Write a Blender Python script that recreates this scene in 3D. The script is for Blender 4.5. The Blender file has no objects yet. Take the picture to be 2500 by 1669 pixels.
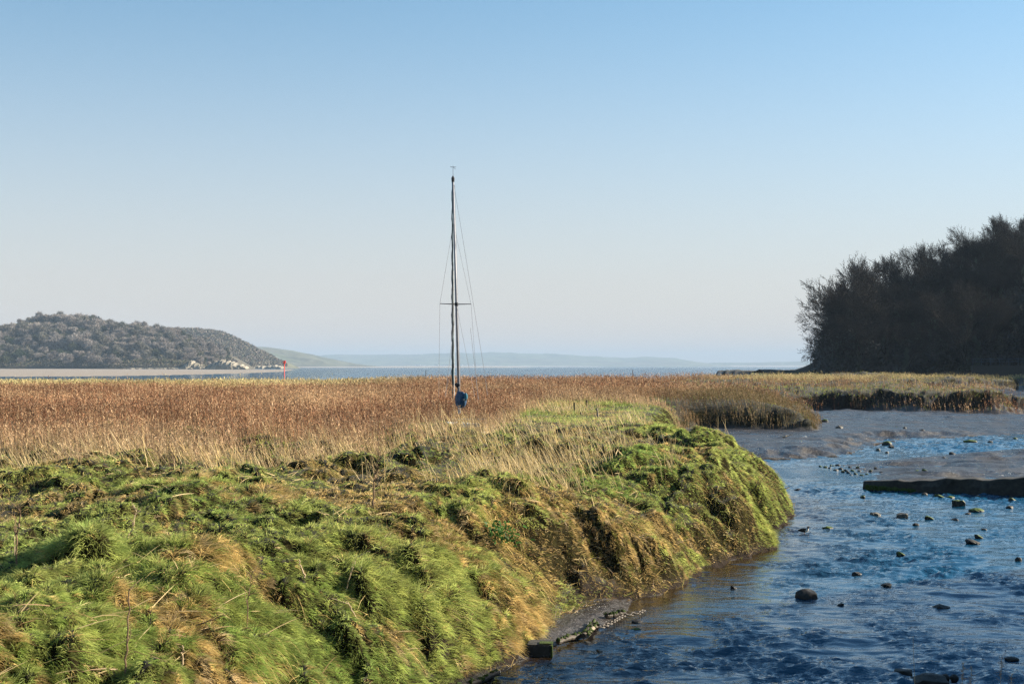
import bpy, bmesh, math, random
import numpy as np
from mathutils import Vector, Matrix

scene = bpy.context.scene
COL = scene.collection
R = math.radians

# ------------------------------------------------------------------ camera, sky, sun, exposure
F = 3472.0            # focal length in photo pixels (2500 wide)
HZ = 894.0            # horizon row in the photo
EYE = 5.0
cam_d = bpy.data.cameras.new("camera")
cam = bpy.data.objects.new("camera", cam_d)
COL.objects.link(cam)
cam_d.sensor_width = 36.0
cam_d.lens = 36.0 * F / 2500.0
cam_d.clip_start = 0.1
cam_d.clip_end = 60000.0
cam.location = (0, 0, EYE)
PITCH = math.atan((HZ - 834.5) / F)
cam.rotation_euler = (math.pi / 2 + PITCH, 0, 0)
cam_d.dof.use_dof = True
cam_d.dof.focus_distance = 55.0
cam_d.dof.aperture_fstop = 8.0
scene.camera = cam

HAZE = 8.0e-5
K = 1.7
SKYLOW = (4.50, 3.98, 3.86, 1)     # pale winter haze low in the sky
SUN_EL = 23.0
SUN_AZ = 74.0         # clockwise from the view direction (+Y)
world = bpy.data.worlds.new("World")
scene.world = world
world.use_nodes = True
wn = world.node_tree.nodes
wl = world.node_tree.links
wn.clear()
wo = wn.new("ShaderNodeOutputWorld")
wb = wn.new("ShaderNodeBackground")
ws = wn.new("ShaderNodeTexSky")
ws.sky_type = 'NISHITA'
ws.sun_disc = False
ws.sun_elevation = R(SUN_EL)
ws.sun_rotation = R(SUN_AZ)
ws.altitude = 0
ws.air_density = 1.0
ws.dust_density = 0.1
ws.ozone_density = 3.2
wb.inputs[1].default_value = 0.051
hs = wn.new("ShaderNodeHueSaturation"); hs.inputs["Saturation"].default_value = 1.04; hs.inputs["Hue"].default_value = .487
wl.new(ws.outputs[0], hs.inputs["Color"])
wt = wn.new("ShaderNodeTexCoord"); wx_ = wn.new("ShaderNodeSeparateXYZ"); wl.new(wt.outputs["Generated"], wx_.inputs[0])
wm = wn.new("ShaderNodeMapRange"); wm.interpolation_type = 'SMOOTHERSTEP'
wm.inputs["From Min"].default_value = -.12; wm.inputs["From Max"].default_value = .34; wm.inputs["To Min"].default_value = 1.0; wm.inputs["To Max"].default_value = 0.0
wl.new(wx_.outputs[2], wm.inputs["Value"])
wmx = wn.new("ShaderNodeMixRGB"); wl.new(wm.outputs[0], wmx.inputs[0]); wl.new(hs.outputs[0], wmx.inputs[1]); wmx.inputs[2].default_value = SKYLOW
wl.new(wmx.outputs[0], wb.inputs[0])
wl.new(wb.outputs[0], wo.inputs[0])

sun_d = bpy.data.lights.new("sun", 'SUN')
sun_d.energy = 5.0
sun_d.angle = R(0.55)
sun_d.color = (1.0, 0.90, 0.74)
sun = bpy.data.objects.new("sun", sun_d)
COL.objects.link(sun)
sdir = Vector((math.sin(R(SUN_AZ)) * math.cos(R(SUN_EL)), math.cos(R(SUN_AZ)) * math.cos(R(SUN_EL)), math.sin(R(SUN_EL))))
sun.rotation_euler = sdir.to_track_quat('Z', 'Y').to_euler()
sun.location = (60, 20, 60)

scene.view_settings.view_transform = 'Standard'
scene.view_settings.look = 'None'
scene.view_settings.exposure = 1.68
scene.view_settings.gamma = 1.0
scene.render.engine = 'CYCLES'
scene.cycles.max_bounces = 6
scene.cycles.diffuse_bounces = 2
scene.cycles.glossy_bounces = 3
scene.cycles.transmission_bounces = 3
scene.cycles.transparent_max_bounces = 8
scene.cycles.volume_bounces = 0
scene.cycles.use_denoising = True
scene.cycles.denoising_prefilter = 'NONE'

rng = np.random.default_rng(7)
random.seed(7)

# ------------------------------------------------------------------ helpers
def tag(o, label=None, cat=None, group=None, kind=None):
    if label: o["label"] = label
    if cat: o["category"] = cat
    if group: o["group"] = group
    if kind: o["kind"] = kind
    return o

def empty(name, loc, rz=0.0):
    o = bpy.data.objects.new(name, None)
    o.location = loc
    o.rotation_euler = (0, 0, rz)
    o.empty_display_size = 0.2
    COL.objects.link(o)
    return o

def link(name, me, parent=None, mat=None):
    if mat is not None and len(me.materials) == 0:
        me.materials.append(mat)
    o = bpy.data.objects.new(name, me)
    COL.objects.link(o)
    if parent is not None:
        o.parent = parent
    return o

def copy_tree(o, parent=None):
    c = o.copy()
    COL.objects.link(c)
    if parent is not None:
        c.parent = parent
    for ch in [x for x in KIDS.get(o.name, [])]:
        copy_tree(ch, c)
    return c
KIDS = {}
def kid(parent, child):
    l = KIDS.setdefault(parent.name, [])
    if child not in l: l.append(child)
    return child

def ground_pt(u, v, z=0.0):
    """the place seen at photo pixel (u, v) on the level z"""
    a = (834.5 - v) / F
    dy = math.cos(PITCH) - a * math.sin(PITCH)
    dz = math.sin(PITCH) + a * math.cos(PITCH)
    t = (z - EYE) / dz
    return Vector(((u - 1250) / F * t, dy * t, z))

def at_depth(u, v, Y):
    a = (834.5 - v) / F
    dy = math.cos(PITCH) - a * math.sin(PITCH)
    dz = math.sin(PITCH) + a * math.cos(PITCH)
    t = Y / dy
    return Vector(((u - 1250) / F * t, Y, EYE + dz * t))

def np_mesh(name, co, faces, cols=None, smooth=False, nrm=3, uvattr=None):
    """faces: (M,3) or (M,4) int array"""
    me = bpy.data.meshes.new(name)
    co = np.ascontiguousarray(co, dtype=np.float32)
    faces = np.ascontiguousarray(faces, dtype=np.int32)
    m, k = faces.shape
    me.vertices.add(len(co))
    me.vertices.foreach_set("co", co.ravel())
    me.loops.add(m * k)
    me.loops.foreach_set("vertex_index", faces.ravel())
    me.polygons.add(m)
    me.polygons.foreach_set("loop_start", np.arange(0, m * k, k, dtype=np.int32))
    me.update(calc_edges=True)
    if smooth:
        me.polygons.foreach_set("use_smooth", np.ones(m, dtype=bool))
    if cols is not None:
        for nm, arr in cols.items():
            arr = np.asarray(arr, dtype=np.float32)
            if arr.ndim == 1:
                at = me.attributes.new(nm, 'FLOAT', 'POINT')
                at.data.foreach_set("value", arr)
            else:
                c4 = np.ones((len(arr), 4), dtype=np.float32)
                c4[:, :3] = arr
                at = me.attributes.new(nm, 'FLOAT_COLOR', 'POINT')
                at.data.foreach_set("color", c4.ravel())
    return me

# lattice noise
def _h(ix, iy, s):
    n = (ix.astype(np.int64) * 374761393 + iy.astype(np.int64) * 668265263 + int(s) * 1274126177) & 0xffffffff
    n = ((n ^ (n >> 13)) * 1103515245) & 0xffffffff
    n = ((n ^ (n >> 16)) * 2246822519) & 0xffffffff
    return ((n ^ (n >> 15)) & 0xffffff) / float(0xffffff)

def vnoise(x, y, s=0):
    x0 = np.floor(x); y0 = np.floor(y)
    fx = x - x0; fy = y - y0
    fx = fx * fx * (3 - 2 * fx); fy = fy * fy * (3 - 2 * fy)
    a = _h(x0, y0, s); b = _h(x0 + 1, y0, s); c = _h(x0, y0 + 1, s); d = _h(x0 + 1, y0 + 1, s)
    return (a + (b - a) * fx) * (1 - fy) + (c + (d - c) * fx) * fy

def fbm(x, y, s=0, o=4):
    r = 0; a = 0.5; t = 0
    for i in range(o):
        r = r + a * vnoise(x, y, s + i * 17); t += a
        x = x * 2.03 + 11.3; y = y * 2.03 - 7.1; a *= 0.5
    return r / t

def worley(x, y, s=0, jit=0.9):
    x0 = np.floor(x); y0 = np.floor(y)
    best = np.full(x.shape, 9.0); rid = np.zeros(x.shape)
    for i in (-1, 0, 1):
        for j in (-1, 0, 1):
            cx = x0 + i; cy = y0 + j
            px = cx + 0.5 + (_h(cx, cy, s) - 0.5) * jit
            py = cy + 0.5 + (_h(cx, cy, s + 5) - 0.5) * jit
            d = (px - x) ** 2 + (py - y) ** 2
            m = d < best
            best = np.where(m, d, best)
            rid = np.where(m, _h(cx, cy, s + 9), rid)
    return np.sqrt(best), rid

def sm(a, b, x):
    t = np.clip((x - a) / (b - a), 0, 1)
    return t * t * (3 - 2 * t)

def sdist(poly, x, y):
    """distance to a closed outline, positive inside"""
    best = np.full(x.shape, 1e12); ins = np.zeros(x.shape, dtype=bool)
    n = len(poly)
    for i in range(n):
        ax, ay = poly[i]; bx, by = poly[(i + 1) % n]
        ex, ey = bx - ax, by - ay
        L = ex * ex + ey * ey + 1e-12
        t = np.clip(((x - ax) * ex + (y - ay) * ey) / L, 0, 1)
        d = (x - ax - t * ex) ** 2 + (y - ay - t * ey) ** 2
        best = np.minimum(best, d)
        if ay != by:
            c = ((ay > y) != (by > y)) & (x < ex * (y - ay) / (by - ay) + ax)
            ins ^= c
    d = np.sqrt(best)
    return np.where(ins, d, -d)

# ------------------------------------------------------------------ materials
def new_mat(name):
    m = bpy.data.materials.new(name)
    m.use_nodes = True
    nt = m.node_tree
    b = nt.nodes["Principled BSDF"]
    return m, nt, b

def N(nt, typ, **kw):
    n = nt.nodes.new(typ)
    for k, v in kw.items():
        if k in ("operation", "blend_type", "data_type", "attribute_name", "noise_dimensions", "feature", "distance", "wave_type"):
            setattr(n, k, v)
        else:
            n.inputs[k.replace("_", " ")].default_value = v
    return n

def ramp(nt, src, stops):
    r = nt.nodes.new("ShaderNodeValToRGB")
    el = r.color_ramp.elements
    while len(el) < len(stops):
        el.new(0.5)
    for e, (p, c) in zip(el, stops):
        e.position = p
        e.color = (c[0], c[1], c[2], 1)
    nt.links.new(src, r.inputs[0])
    return r.outputs[0]

def mix(nt, fac, a, b, mode='MIX'):
    n = nt.nodes.new("ShaderNodeMixRGB")
    n.blend_type = mode
    for inp, val in ((n.inputs[0], fac), (n.inputs[1], a), (n.inputs[2], b)):
        if hasattr(val, "is_output"):
            nt.links.new(val, inp)
        elif isinstance(val, (int, float)):
            inp.default_value = val
        else:
            inp.default_value = (val[0], val[1], val[2], 1)
    return n.outputs[0]

def noise_mat(name, c1, c2, scale=5, rough=0.8, bump=0.3, bscale=None, detail=6, c3=None, metallic=0, spec=0.3, dist=0.02):
    m, nt, b = new_mat(name)
    tc = nt.nodes.new("ShaderNodeTexCoord")
    no = N(nt, "ShaderNodeTexNoise", Scale=scale, Detail=detail, Roughness=0.62)
    nt.links.new(tc.outputs["Object"], no.inputs["Vector"])
    st = [(0.3, c1), (0.7, c2)] if c3 is None else [(0.3, c1), (0.5, c2), (0.68, c3)]
    nt.links.new(ramp(nt, no.outputs["Fac"], st), b.inputs["Base Color"])
    b.inputs["Roughness"].default_value = rough
    b.inputs["Metallic"].default_value = metallic
    b.inputs["Specular IOR Level"].default_value = spec
    if bump:
        n2 = N(nt, "ShaderNodeTexNoise", Scale=bscale or scale * 3, Detail=8, Roughness=0.65)
        nt.links.new(tc.outputs["Object"], n2.inputs["Vector"])
        bp = N(nt, "ShaderNodeBump", Strength=bump, Distance=dist)
        nt.links.new(n2.outputs["Fac"], bp.inputs["Height"])
        nt.links.new(bp.outputs["Normal"], b.inputs["Normal"])
    return m

def leaf_mat(name, attr="col", trans=0.3, gloss=0.06):
    m = bpy.data.materials.new(name)
    m.use_nodes = True
    nt = m.node_tree
    nt.nodes.clear()
    out = nt.nodes.new("ShaderNodeOutputMaterial")
    at = N(nt, "ShaderNodeAttribute", attribute_name=attr)
    d = nt.nodes.new("ShaderNodeBsdfDiffuse")
    t = nt.nodes.new("ShaderNodeBsdfTranslucent")
    g = nt.nodes.new("ShaderNodeBsdfGlossy")
    g.inputs["Roughness"].default_value = 0.45
    g.inputs["Color"].default_value = (0.9, 0.9, 0.9, 1)
    for s in (d, t):
        nt.links.new(at.outputs["Color"], s.inputs["Color"])
    m1 = nt.nodes.new("ShaderNodeMixShader"); m1.inputs[0].default_value = trans
    nt.links.new(d.outputs[0], m1.inputs[1]); nt.links.new(t.outputs[0], m1.inputs[2])
    m2 = nt.nodes.new("ShaderNodeMixShader"); m2.inputs[0].default_value = gloss
    nt.links.new(m1.outputs[0], m2.inputs[1]); nt.links.new(g.outputs[0], m2.inputs[2])
    nt.links.new(m2.outputs[0], out.inputs[0])
    return m

GRASS = leaf_mat("grass_blade", trans=0.42, gloss=0.006)
REED = leaf_mat("reed_blade", trans=0.25, gloss=0.008)

# ------------------------------------------------------------------ outlines of land and water (metres, camera at the origin looking along +Y)
MARSH = [(-3.6, -60), (-3.2, 2), (-2.6, 12), (-2.0, 17), (-.95, 21.9), (-.05, 23.9), (.45, 25.2), (.85, 27.5), (1.65, 29.4), (3.15, 31.3), (4.4, 34.2),
         (5.6, 36.8), (7.25, 39.3), (7.3, 41.2), (7.9, 43.5), (9.0, 46), (9.75, 48.6), (10.3, 52), (10.2, 56), (9.5, 62), (8.8, 70), (9.2, 78),
         (10.8, 90), (12.5, 99), (14.3, 104), (18, 102), (21.5, 100), (22.8, 103), (24, 112), (26, 128), (31, 141), (35, 139), (42, 132),
         (48, 133), (54, 140), (55, 160), (55, 190), (60, 225), (70, 245), (78, 258), (88, 262), (93, 270), (105, 285), (150, 300), (480, 320), (480, 700),
         (90, 700), (80, 430), (66, 352), (38, 296), (14, 232), (-20, 222), (-60, 218), (-480, 225), (-480, -60)]
MUD = [(8, 66), (11.5, 73.5), (13.4, 75.5), (15.8, 77), (19.1, 80), (21.3, 86), (26.3, 97), (32, 100), (38.6, 106), (48, 111), (57, 122), (60, 133),
       (52, 139), (47, 146), (36, 150), (20, 150), (5, 110)]
MUD2 = [(66, 176), (72, 186), (84, 200), (110, 215), (160, 240), (160, 300), (100, 285), (74, 250), (60, 220), (50, 190), (52, 170)]
BAR = [(15.9, 72), (17.5, 74.5), (20.9, 77.5), (26, 83), (31.7, 88), (60, 102), (60, 74), (30, 66), (24, 60.5), (19.5, 56.8), (14.6, 58.3), (15.2, 62), (16.0, 66)]
SHELF = [(-1.6, 21), (-.5, 22.2), (.25, 24.2), (.75, 25.3), (1.7, 27.2), (2.4, 29.0), (2.6, 30.6), (1.5, 30.5), (-.5, 28), (-1.5, 24)]
RBANK = [(10.5, -60), (12.5, 5), (14.5, 20), (18.5, 33), (23, 43), (32, 50), (48, 54), (90, 60), (400, 80), (400, -60)]
SAND = [(-440, 690), (-235, 680), (-205, 720), (-195, 800), (-195, 880), (-192, 980), (-215, 1335), (-340, 2230), (-1500, 2700), (-1200, 600)]

def height(x, y, near):
    """ground height and how far inside the marsh a point lies"""
    dN = sdist(MARSH, x, y)
    wob = (fbm(x * .8, y * .8, 3, 4) - .5) * 1.3 + (fbm(x * .25, y * .25, 4, 2) - .5) * 1.2 * sm(50, 110, y)
    wob = wob * (.35 + .65 * sm(29, 34, y))
    d = dN + wob * sm(-1.5, .5, dN) * .8
    bank_w = 3.3 - 1.0 * sm(60, 90, y) + 4.5 * sm(92, 98, y) * (1 - sm(24, 27, x)) + 3.0 * sm(108, 125, y) * sm(24, 27, x)
    plat = 2.05 + .35 * sm(45, 110, y) + .75 * sm(290, 370, y)
    d = d + (fbm(x * .35, y * .3, 7, 5) - .5) * 5.0 * sm(90, 120, y) * sm(-2, 1, d)
    t = np.clip(d / bank_w, 0, 1)
    prof = np.where(t < 1, 1 - (1 - t) ** (1.7 + .8 * sm(27, 34, y)), 1.0)
    # rounder shoulder then a step where the far bank has slumped
    far = sm(98, 125, y) * sm(22, 30, x)
    cliff = .46 * sm(0, .68, t) + .44 * sm(.66, .76, t) + .10 * sm(.76, 1, t)
    prof = prof * (1 - far) + cliff * far
    z = np.where(d > 0, plat * prof, np.maximum(-.7, d * .35))
    # humps of grass
    mk = sm(.0, .7, d) * (1 - .75 * sm(52, 75, y) * (1 - .6 * sm(14, 24, x))) 
    wx = x + (fbm(x * .9, y * .9, 21, 3) - .5) * 1.7
    wy = y + (fbm(x * .9, y * .9, 22, 3) - .5) * 2.0
    hollow = sm(.60, .70, fbm(x * .75 + 3, y * .55, 41, 3))
    f1, id1 = worley(wx / 1.05, wy / 1.15, 31)
    f2, id2 = worley(wx / .47 + 7, wy / .6, 37)
    dome1 = np.sqrt(np.clip(1 - (f1 / .82) ** 2, 0, 1)) * (.35 + .65 * id1)
    dome2 = np.sqrt(np.clip(1 - (f2 / .8) ** 2, 0, 1)) * (.4 + .6 * id2)
    lump = sm(.3, .65, fbm(x * .28, y * .28, 51, 3))
    z = z + mk * (dome1 * (.24 + .42 * lump) + dome2 * (.17 + .13 * lump) - .20 - .26 * hollow + (fbm(x * 2.6, y * 2.2, 43, 3) - .5) * .22)
    z = z + mk * (fbm(x * .35, y * .22, 61, 3) - .5) * .55
    z = z + sm(0, 1, d) * (fbm(x * .06, y * .05, 63, 3) - .5) * .5 * sm(60, 110, y)
    z = z + sm(.5, 2.5, d) * sm(14, 24, x) * sm(100, 125, y) * ((fbm(x * .22, y * .16, 65, 4) - .55) * 1.5)
    # mud flat
    dm = sdist(MUD, x, y)
    rill = fbm(x * 1.3, y * 1.1, 71, 5)
    mdt = dm + (rill - .5) * 1.2
    ms = .02 + .48 * sm(0, 3.2, mdt) + .45 * sm(1, 45, dm) + (rill - .5) * (.30 * np.exp(-np.abs(mdt - 1.5) / 2.5) + .10 + .25 * (fbm(x * 3.1, y * 2.2, 72, 3) - .5) * np.exp(-np.abs(mdt - 1.5) / 3.0) + .25 * sm(112, 135, y))
    ms = ms - .14 * (1 - np.abs(2 * fbm(x * .22 + 3, y * .42, 74, 3) - 1)) ** 7 + .05 * (fbm(x * 2.6, y * 1.4, 75, 3) - .5)
    ms = ms * (1 - .55 * sm(24, 40, x) * (1 - sm(3, 14, dm)))
    ms = ms + .35 * sm(112, 140, y) * sm(25, 34, x)*(fbm(x * .5, y * .5, 73, 4))
    z = np.where(dm > -1, np.maximum(z, np.where(mdt > 0, ms, -1)), z)
    d2 = sdist(MUD2, x, y)
    z = np.maximum(z, np.where(d2 > 0, .05 + .5 * sm(0, 12, d2) + (rill - .5) * .15, -1))
    db = sdist(BAR, x, y)
    b3 = fbm(x * .35, y * .8, 77, 4)
    z = np.maximum(z, np.where(db > 0, -.04 + .30 * sm(0, 3, db) * sm(.25, .75, b3 + .12 * (1 - sm(0, 3, db))) + (rill - .5) * .10, -1))
    ds = sdist(SHELF, x, y)
    z = np.maximum(z, np.where(ds > 0, .02 + .10 * sm(0, .5, ds) + (fbm(x * 6, y * 6, 79, 3) - .5) * .05, -1))
    dr = sdist(RBANK, x, y)
    z = np.maximum(z, np.where(dr > 0, 13.5 * sm(0, 14, dr) * (1 - .93 * sm(44, 54, y - .12 * (x - 18))) + 1.2 * sm(0, 2, dr) + (fbm(x * .5, y * .5, 81, 4) - .5) * .8 * sm(0, 3, dr), -1))  # unseen hill added on the right bank to shade the lower stream
    mud = np.clip(np.maximum.reduce([sm(-.5, .3, dm), sm(-.5, .3, d2), sm(-.5, .3, db), sm(-.3, .1, ds)]), 0, 1)
    mud = mud * (1 - sm(.2, .9, d))
    mud = np.maximum(mud, 1 - sm(.0, .22, d))
    mud = np.maximum(mud, far * (1 - sm(.72, .78, t)))
    mud = mud * (1 - sm(.3, 1.2, dr))
    return z, d, mud, dome1, dome2

class Raster:
    def __init__(s, x0, x1, y0, y1, st, near):
        s.x0, s.y0, s.st = x0, y0, st
        xs = np.arange(x0, x1, st); ys = np.arange(y0, y1, st)
        s.nx, s.ny = len(xs), len(ys)
        X, Y = np.meshgrid(xs, ys)
        s.z, s.d, s.mud, s.m1, s.m2 = [a.astype(np.float32) for a in height(X, Y, near)]
    def inside(s, x, y):
        return (x > s.x0) & (x < s.x0 + (s.nx - 2) * s.st) & (y > s.y0) & (y < s.y0 + (s.ny - 2) * s.st)
    def get(s, a, x, y):
        fx = np.clip((x - s.x0) / s.st, 0, s.nx - 1.001); fy = np.clip((y - s.y0) / s.st, 0, s.ny - 1.001)
        i = fx.astype(int); j = fy.astype(int); fx = fx - i; fy = fy - j
        return (a[j, i] * (1 - fx) + a[j, i + 1] * fx) * (1 - fy) + (a[j + 1, i] * (1 - fx) + a[j + 1, i + 1] * fx) * fy

RA = Raster(-27, 17, 9, 74, .05, True)
RB = Raster(-100, 172, 50, 470, .25, False)
RC = Raster(-470, 470, -58, 690, .8, False)

def look(name, x, y):
    x = np.asarray(x, dtype=float); y = np.asarray(y, dtype=float)
    out = RC.get(getattr(RC, name), x, y)
    b = RB.inside(x, y)
    out[b] = RB.get(getattr(RB, name), x[b], y[b])
    a = RA.inside(x, y)
    out[a] = RA.get(getattr(RA, name), x[a], y[a])
    return out
def zat(x, y):
    return float(look("z", np.array([x]), np.array([y]))[0])

# ------------------------------------------------------------------ ground sheet
def polar(angs, rad):
    A, Rr = np.meshgrid(angs, rad)
    return Rr * np.sin(A), Rr * np.cos(A)
def ring_faces(nr, nc, closed=True):
    i = np.arange(nr - 1)[:, None] * nc
    if closed:
        j = np.arange(nc)[None, :]; j2 = (j + 1) % nc
    else:
        j = np.arange(nc - 1)[None, :]; j2 = j + 1
    return np.stack([i + j, i + j2, i + nc + j2, i + nc + j], -1).reshape(-1, 4)
def geo(a, b, q):
    n = int(math.log(b / a) / math.log(q))
    return a * (b / a) ** (np.arange(n) / n)

angs = np.concatenate([np.linspace(-.40, .40, 700), np.linspace(.42, 2 * math.pi - .42, 90)])
rads = np.concatenate([[.5, 2.5], geo(5, 70, 1.0033), geo(70, 475, 1.0052), geo(475, 23500, 1.03), [23500]])
GX, GY = polar(angs, rads)
gx, gy = GX.ravel(), GY.ravel()
inC = RC.inside(gx, gy)
gz = np.full(gx.shape, -1.2); gm = np.ones(gx.shape) * .5; gd = np.full(gx.shape, -5.0)
gz[inC] = look("z", gx[inC], gy[inC]); gm[inC] = look("mud", gx[inC], gy[inC]); gd[inC] = look("d", gx[inC], gy[inC])
far = (np.abs(gx) < 2500) & (gy > 450) & (gy < 3600)
ss = sdist(SAND, gx[far], gy[far])
sz = gz[far]
sz = np.maximum(sz, np.where(ss > 0, .1 + 1.6 * sm(0, 420, ss) + (fbm(gx[far] * .01, gy[far] * .01, 5, 3) - .5) * .3 * sm(0, 60, ss), -1.2))
gz[far] = sz
sand = np.zeros(gx.shape); sand[far] = sm(-5, 2, ss)
edge = (gy < -40) | (np.abs(gx) > 455)
gz = np.where((np.abs(gx) > 440) & (gz > 0) & (gy < 660) & ~(sand > 0.5), gz * .0 - .6, gz)
gz = np.where((gy > 640) & ~(sand > .5), -.8, gz)
gme = np_mesh("ground", np.stack([gx, gy, gz], -1), ring_faces(len(rads), len(angs)), {"mud": gm, "sand": sand}, smooth=True)

m, nt, b = new_mat("ground_soil_and_mud")
tc = nt.nodes.new("ShaderNodeNewGeometry")
mudA = N(nt, "ShaderNodeAttribute", attribute_name="mud")
sandA = N(nt, "ShaderNodeAttribute", attribute_name="sand")
n1 = N(nt, "ShaderNodeTexNoise", Scale=.35, Detail=9, Roughness=.6)
n2 = N(nt, "ShaderNodeTexNoise", Scale=5.0, Detail=10, Roughness=.68)
n3 = N(nt, "ShaderNodeTexNoise", Scale=22.0, Detail=6, Roughness=.7)
for q in (n1, n2, n3):
    nt.links.new(tc.outputs["Position"], q.inputs["Vector"])
soil = ramp(nt, n2.outputs["Fac"], [(.3, (.010, .008, .005)), (.5, (.022, .019, .009)), (.7, (.045, .040, .016))])
mudc = ramp(nt, n1.outputs["Fac"], [(.35, (.017, .014, .014)), (.5, (.026, .022, .020)), (.65, (.038, .031, .027))])
mudc = mix(nt, .45, mudc, ramp(nt, n2.outputs["Fac"], [(.35, (.010, .008, .006)), (.65, (.066, .050, .040))]))
c = mix(nt, mudA.outputs["Fac"], soil, mudc)
c = mix(nt, sandA.outputs["Fac"], c, ramp(nt, n1.outputs["Fac"], [(.3, (.20, .165, .135)), (.7, (.30, .25, .20))]))
nt.links.new(c, b.inputs["Base Color"])
wet = N(nt, "ShaderNodeMapRange"); wet.inputs["From Min"].default_value = .36; wet.inputs["From Max"].default_value = .62
wet.inputs["To Min"].default_value = .15; wet.inputs["To Max"].default_value = .42
nt.links.new(n1.outputs["Fac"], wet.inputs["Value"])
sxyz = nt.nodes.new("ShaderNodeSeparateXYZ"); nt.links.new(tc.outputs["Normal"], sxyz.inputs[0])
flt = N(nt, "ShaderNodeMapRange"); flt.inputs["From Min"].default_value = .80; flt.inputs["From Max"].default_value = .985
nt.links.new(sxyz.outputs[2], flt.inputs["Value"])
rmx = mix(nt, flt.outputs[0], (.85, .85, .85), wet.outputs["Result"])
rmx = mix(nt, mudA.outputs["Fac"], (.9, .9, .9), rmx)
nt.links.new(mix(nt, sandA.outputs["Fac"], rmx, (.8, .8, .8)), b.inputs["Roughness"])
spm = N(nt, "ShaderNodeMath", operation='MULTIPLY'); nt.links.new(flt.outputs[0], spm.inputs[0]); spm.inputs[1].default_value = .55
nt.links.new(spm.outputs[0], b.inputs["Specular IOR Level"])
bp = N(nt, "ShaderNodeBump", Strength=1.0, Distance=.10)
bp2 = N(nt, "ShaderNodeBump", Strength=.9, Distance=.03)
nt.links.new(n2.outputs["Fac"], bp.inputs["Height"])
nt.links.new(n3.outputs["Fac"], bp2.inputs["Height"])
nt.links.new(bp.outputs["Normal"], bp2.inputs["Normal"])
nt.links.new(bp2.outputs["Normal"], b.inputs["Normal"])
ground = link("ground", gme, mat=m)
tag(ground, kind="structure")

# ------------------------------------------------------------------ water
wa = np.concatenate([np.linspace(-.40, .40, 900), np.linspace(.44, 2 * math.pi - .44, 60)])
wr = np.concatenate([[.5, 5, 10], geo(14, 125, 1.0027), geo(125, 23600, 1.045), [23600]])
WX, WY = polar(wa, wr)
wx, wy = WX.ravel(), WY.ravel()
blob = 1 - .85 * np.exp(-(((wx - 12.5) / 4.5) ** 2 + ((wy - 66.5) / 5) ** 2))
fade = blob * (1 - sm(85, 120, wy)) * sm(3, 12, wy)
calm = sm(.36, .60, fbm(wx * .22, wy * .13, 91, 3))
calm = np.maximum(calm * .85 + .15, 0)
calm = calm * (1 - .85 * np.exp(-(((wx - 12) / 4.2) ** 2 + ((wy - 66.5) / 6) ** 2)))
shore = sdist(MARSH, wx, wy)
calm = calm * (.35 + .65 * sm(.3, 3.5, -shore))
rap = np.exp(-((wy - 57 + (wx - 12) * .35) / 3.2) ** 2) * sm(9, 12, wx)
pat = sm(.36, .64, fbm(wx * .95 + 5, wy * .75, 96, 3))
wv = (fbm(wx * 1.0 + wy * .3, wy * 2.1, 93, 3) - .5) * .10 + (fbm(wx * 3.4, wy * 7.0, 95, 3) - .5) * .085 * (.10 + 1.3 * pat)
rg = 1 - np.abs(2 * fbm(wx * 1.1, wy * 1.7, 97, 2) - 1)
wv = wv * (.30 + calm) + (rg - .6) * .05 * calm * (.3 + pat)
wv = wv + rap * (fbm(wx * 3.2, wy * 3.2, 99, 3) - .5) * .16
wme = np_mesh("water", np.stack([wx, wy, wv * fade * 1.35], -1), ring_faces(len(wr), len(wa)), {"open_sea": sm(120, 230, wy) * 1.3 + .05, "ripple": np.clip(.10 + 1.1 * pat * (.35 + calm), 0, 1.3), "shallow": np.exp(-np.clip(-shore - .6, 0, 99) / 2.0) * (wy < 60)}, smooth=True)
m, nt, b = new_mat("stream_and_sea_water")
tc = nt.nodes.new("ShaderNodeNewGeometry")
shA = N(nt, "ShaderNodeAttribute", attribute_name="shallow")
nt.links.new(mix(nt, shA.outputs["Fac"], (.002, .048, .100), (.022, .013, .006)), b.inputs["Base Color"])  # brown by the shore: murky shallows plus the bank's reflection put into colour
b.inputs["IOR"].default_value = 1.62
b.inputs["Specular Tint"].default_value = (.45, .80, 1.0, 1)
b.inputs["Roughness"].default_value = .035
b.inputs["Specular IOR Level"].default_value = .5
mp = nt.nodes.new("ShaderNodeMapping"); mp.inputs["Scale"].default_value = (.62, 1.25, 1)
nt.links.new(tc.outputs["Position"], mp.inputs["Vector"])
r1 = N(nt, "ShaderNodeTexNoise", Scale=6.5, Detail=4, Roughness=.55)
r2 = N(nt, "ShaderNodeTexNoise", Scale=1.1, Detail=6, Roughness=.6)
nt.links.new(mp.outputs[0], r1.inputs["Vector"]); nt.links.new(mp.outputs[0], r2.inputs["Vector"])
b1 = N(nt, "ShaderNodeBump", Strength=1.0, Distance=.06)
b2 = N(nt, "ShaderNodeBump", Strength=.9, Distance=.10)
os_ = N(nt, "ShaderNodeAttribute", attribute_name="open_sea")
os2 = N(nt, "ShaderNodeMath", operation='MULTIPLY'); nt.links.new(os_.outputs["Fac"], os2.inputs[0]); os2.inputs[1].default_value = 1.0
nt.links.new(os2.outputs[0], b2.inputs["Distance"])
nt.links.new(r1.outputs["Fac"], b1.inputs["Height"]); nt.links.new(r2.outputs["Fac"], b2.inputs["Height"])
rpA = N(nt, "ShaderNodeAttribute", attribute_name="ripple"); nt.links.new(rpA.outputs["Fac"], b1.inputs["Strength"])
nt.links.new(b2.outputs["Normal"], b1.inputs["Normal"])
nt.links.new(b1.outputs["Normal"], b.inputs["Normal"])
water = link("water", wme, mat=m)
tag(water, kind="structure")

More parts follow.
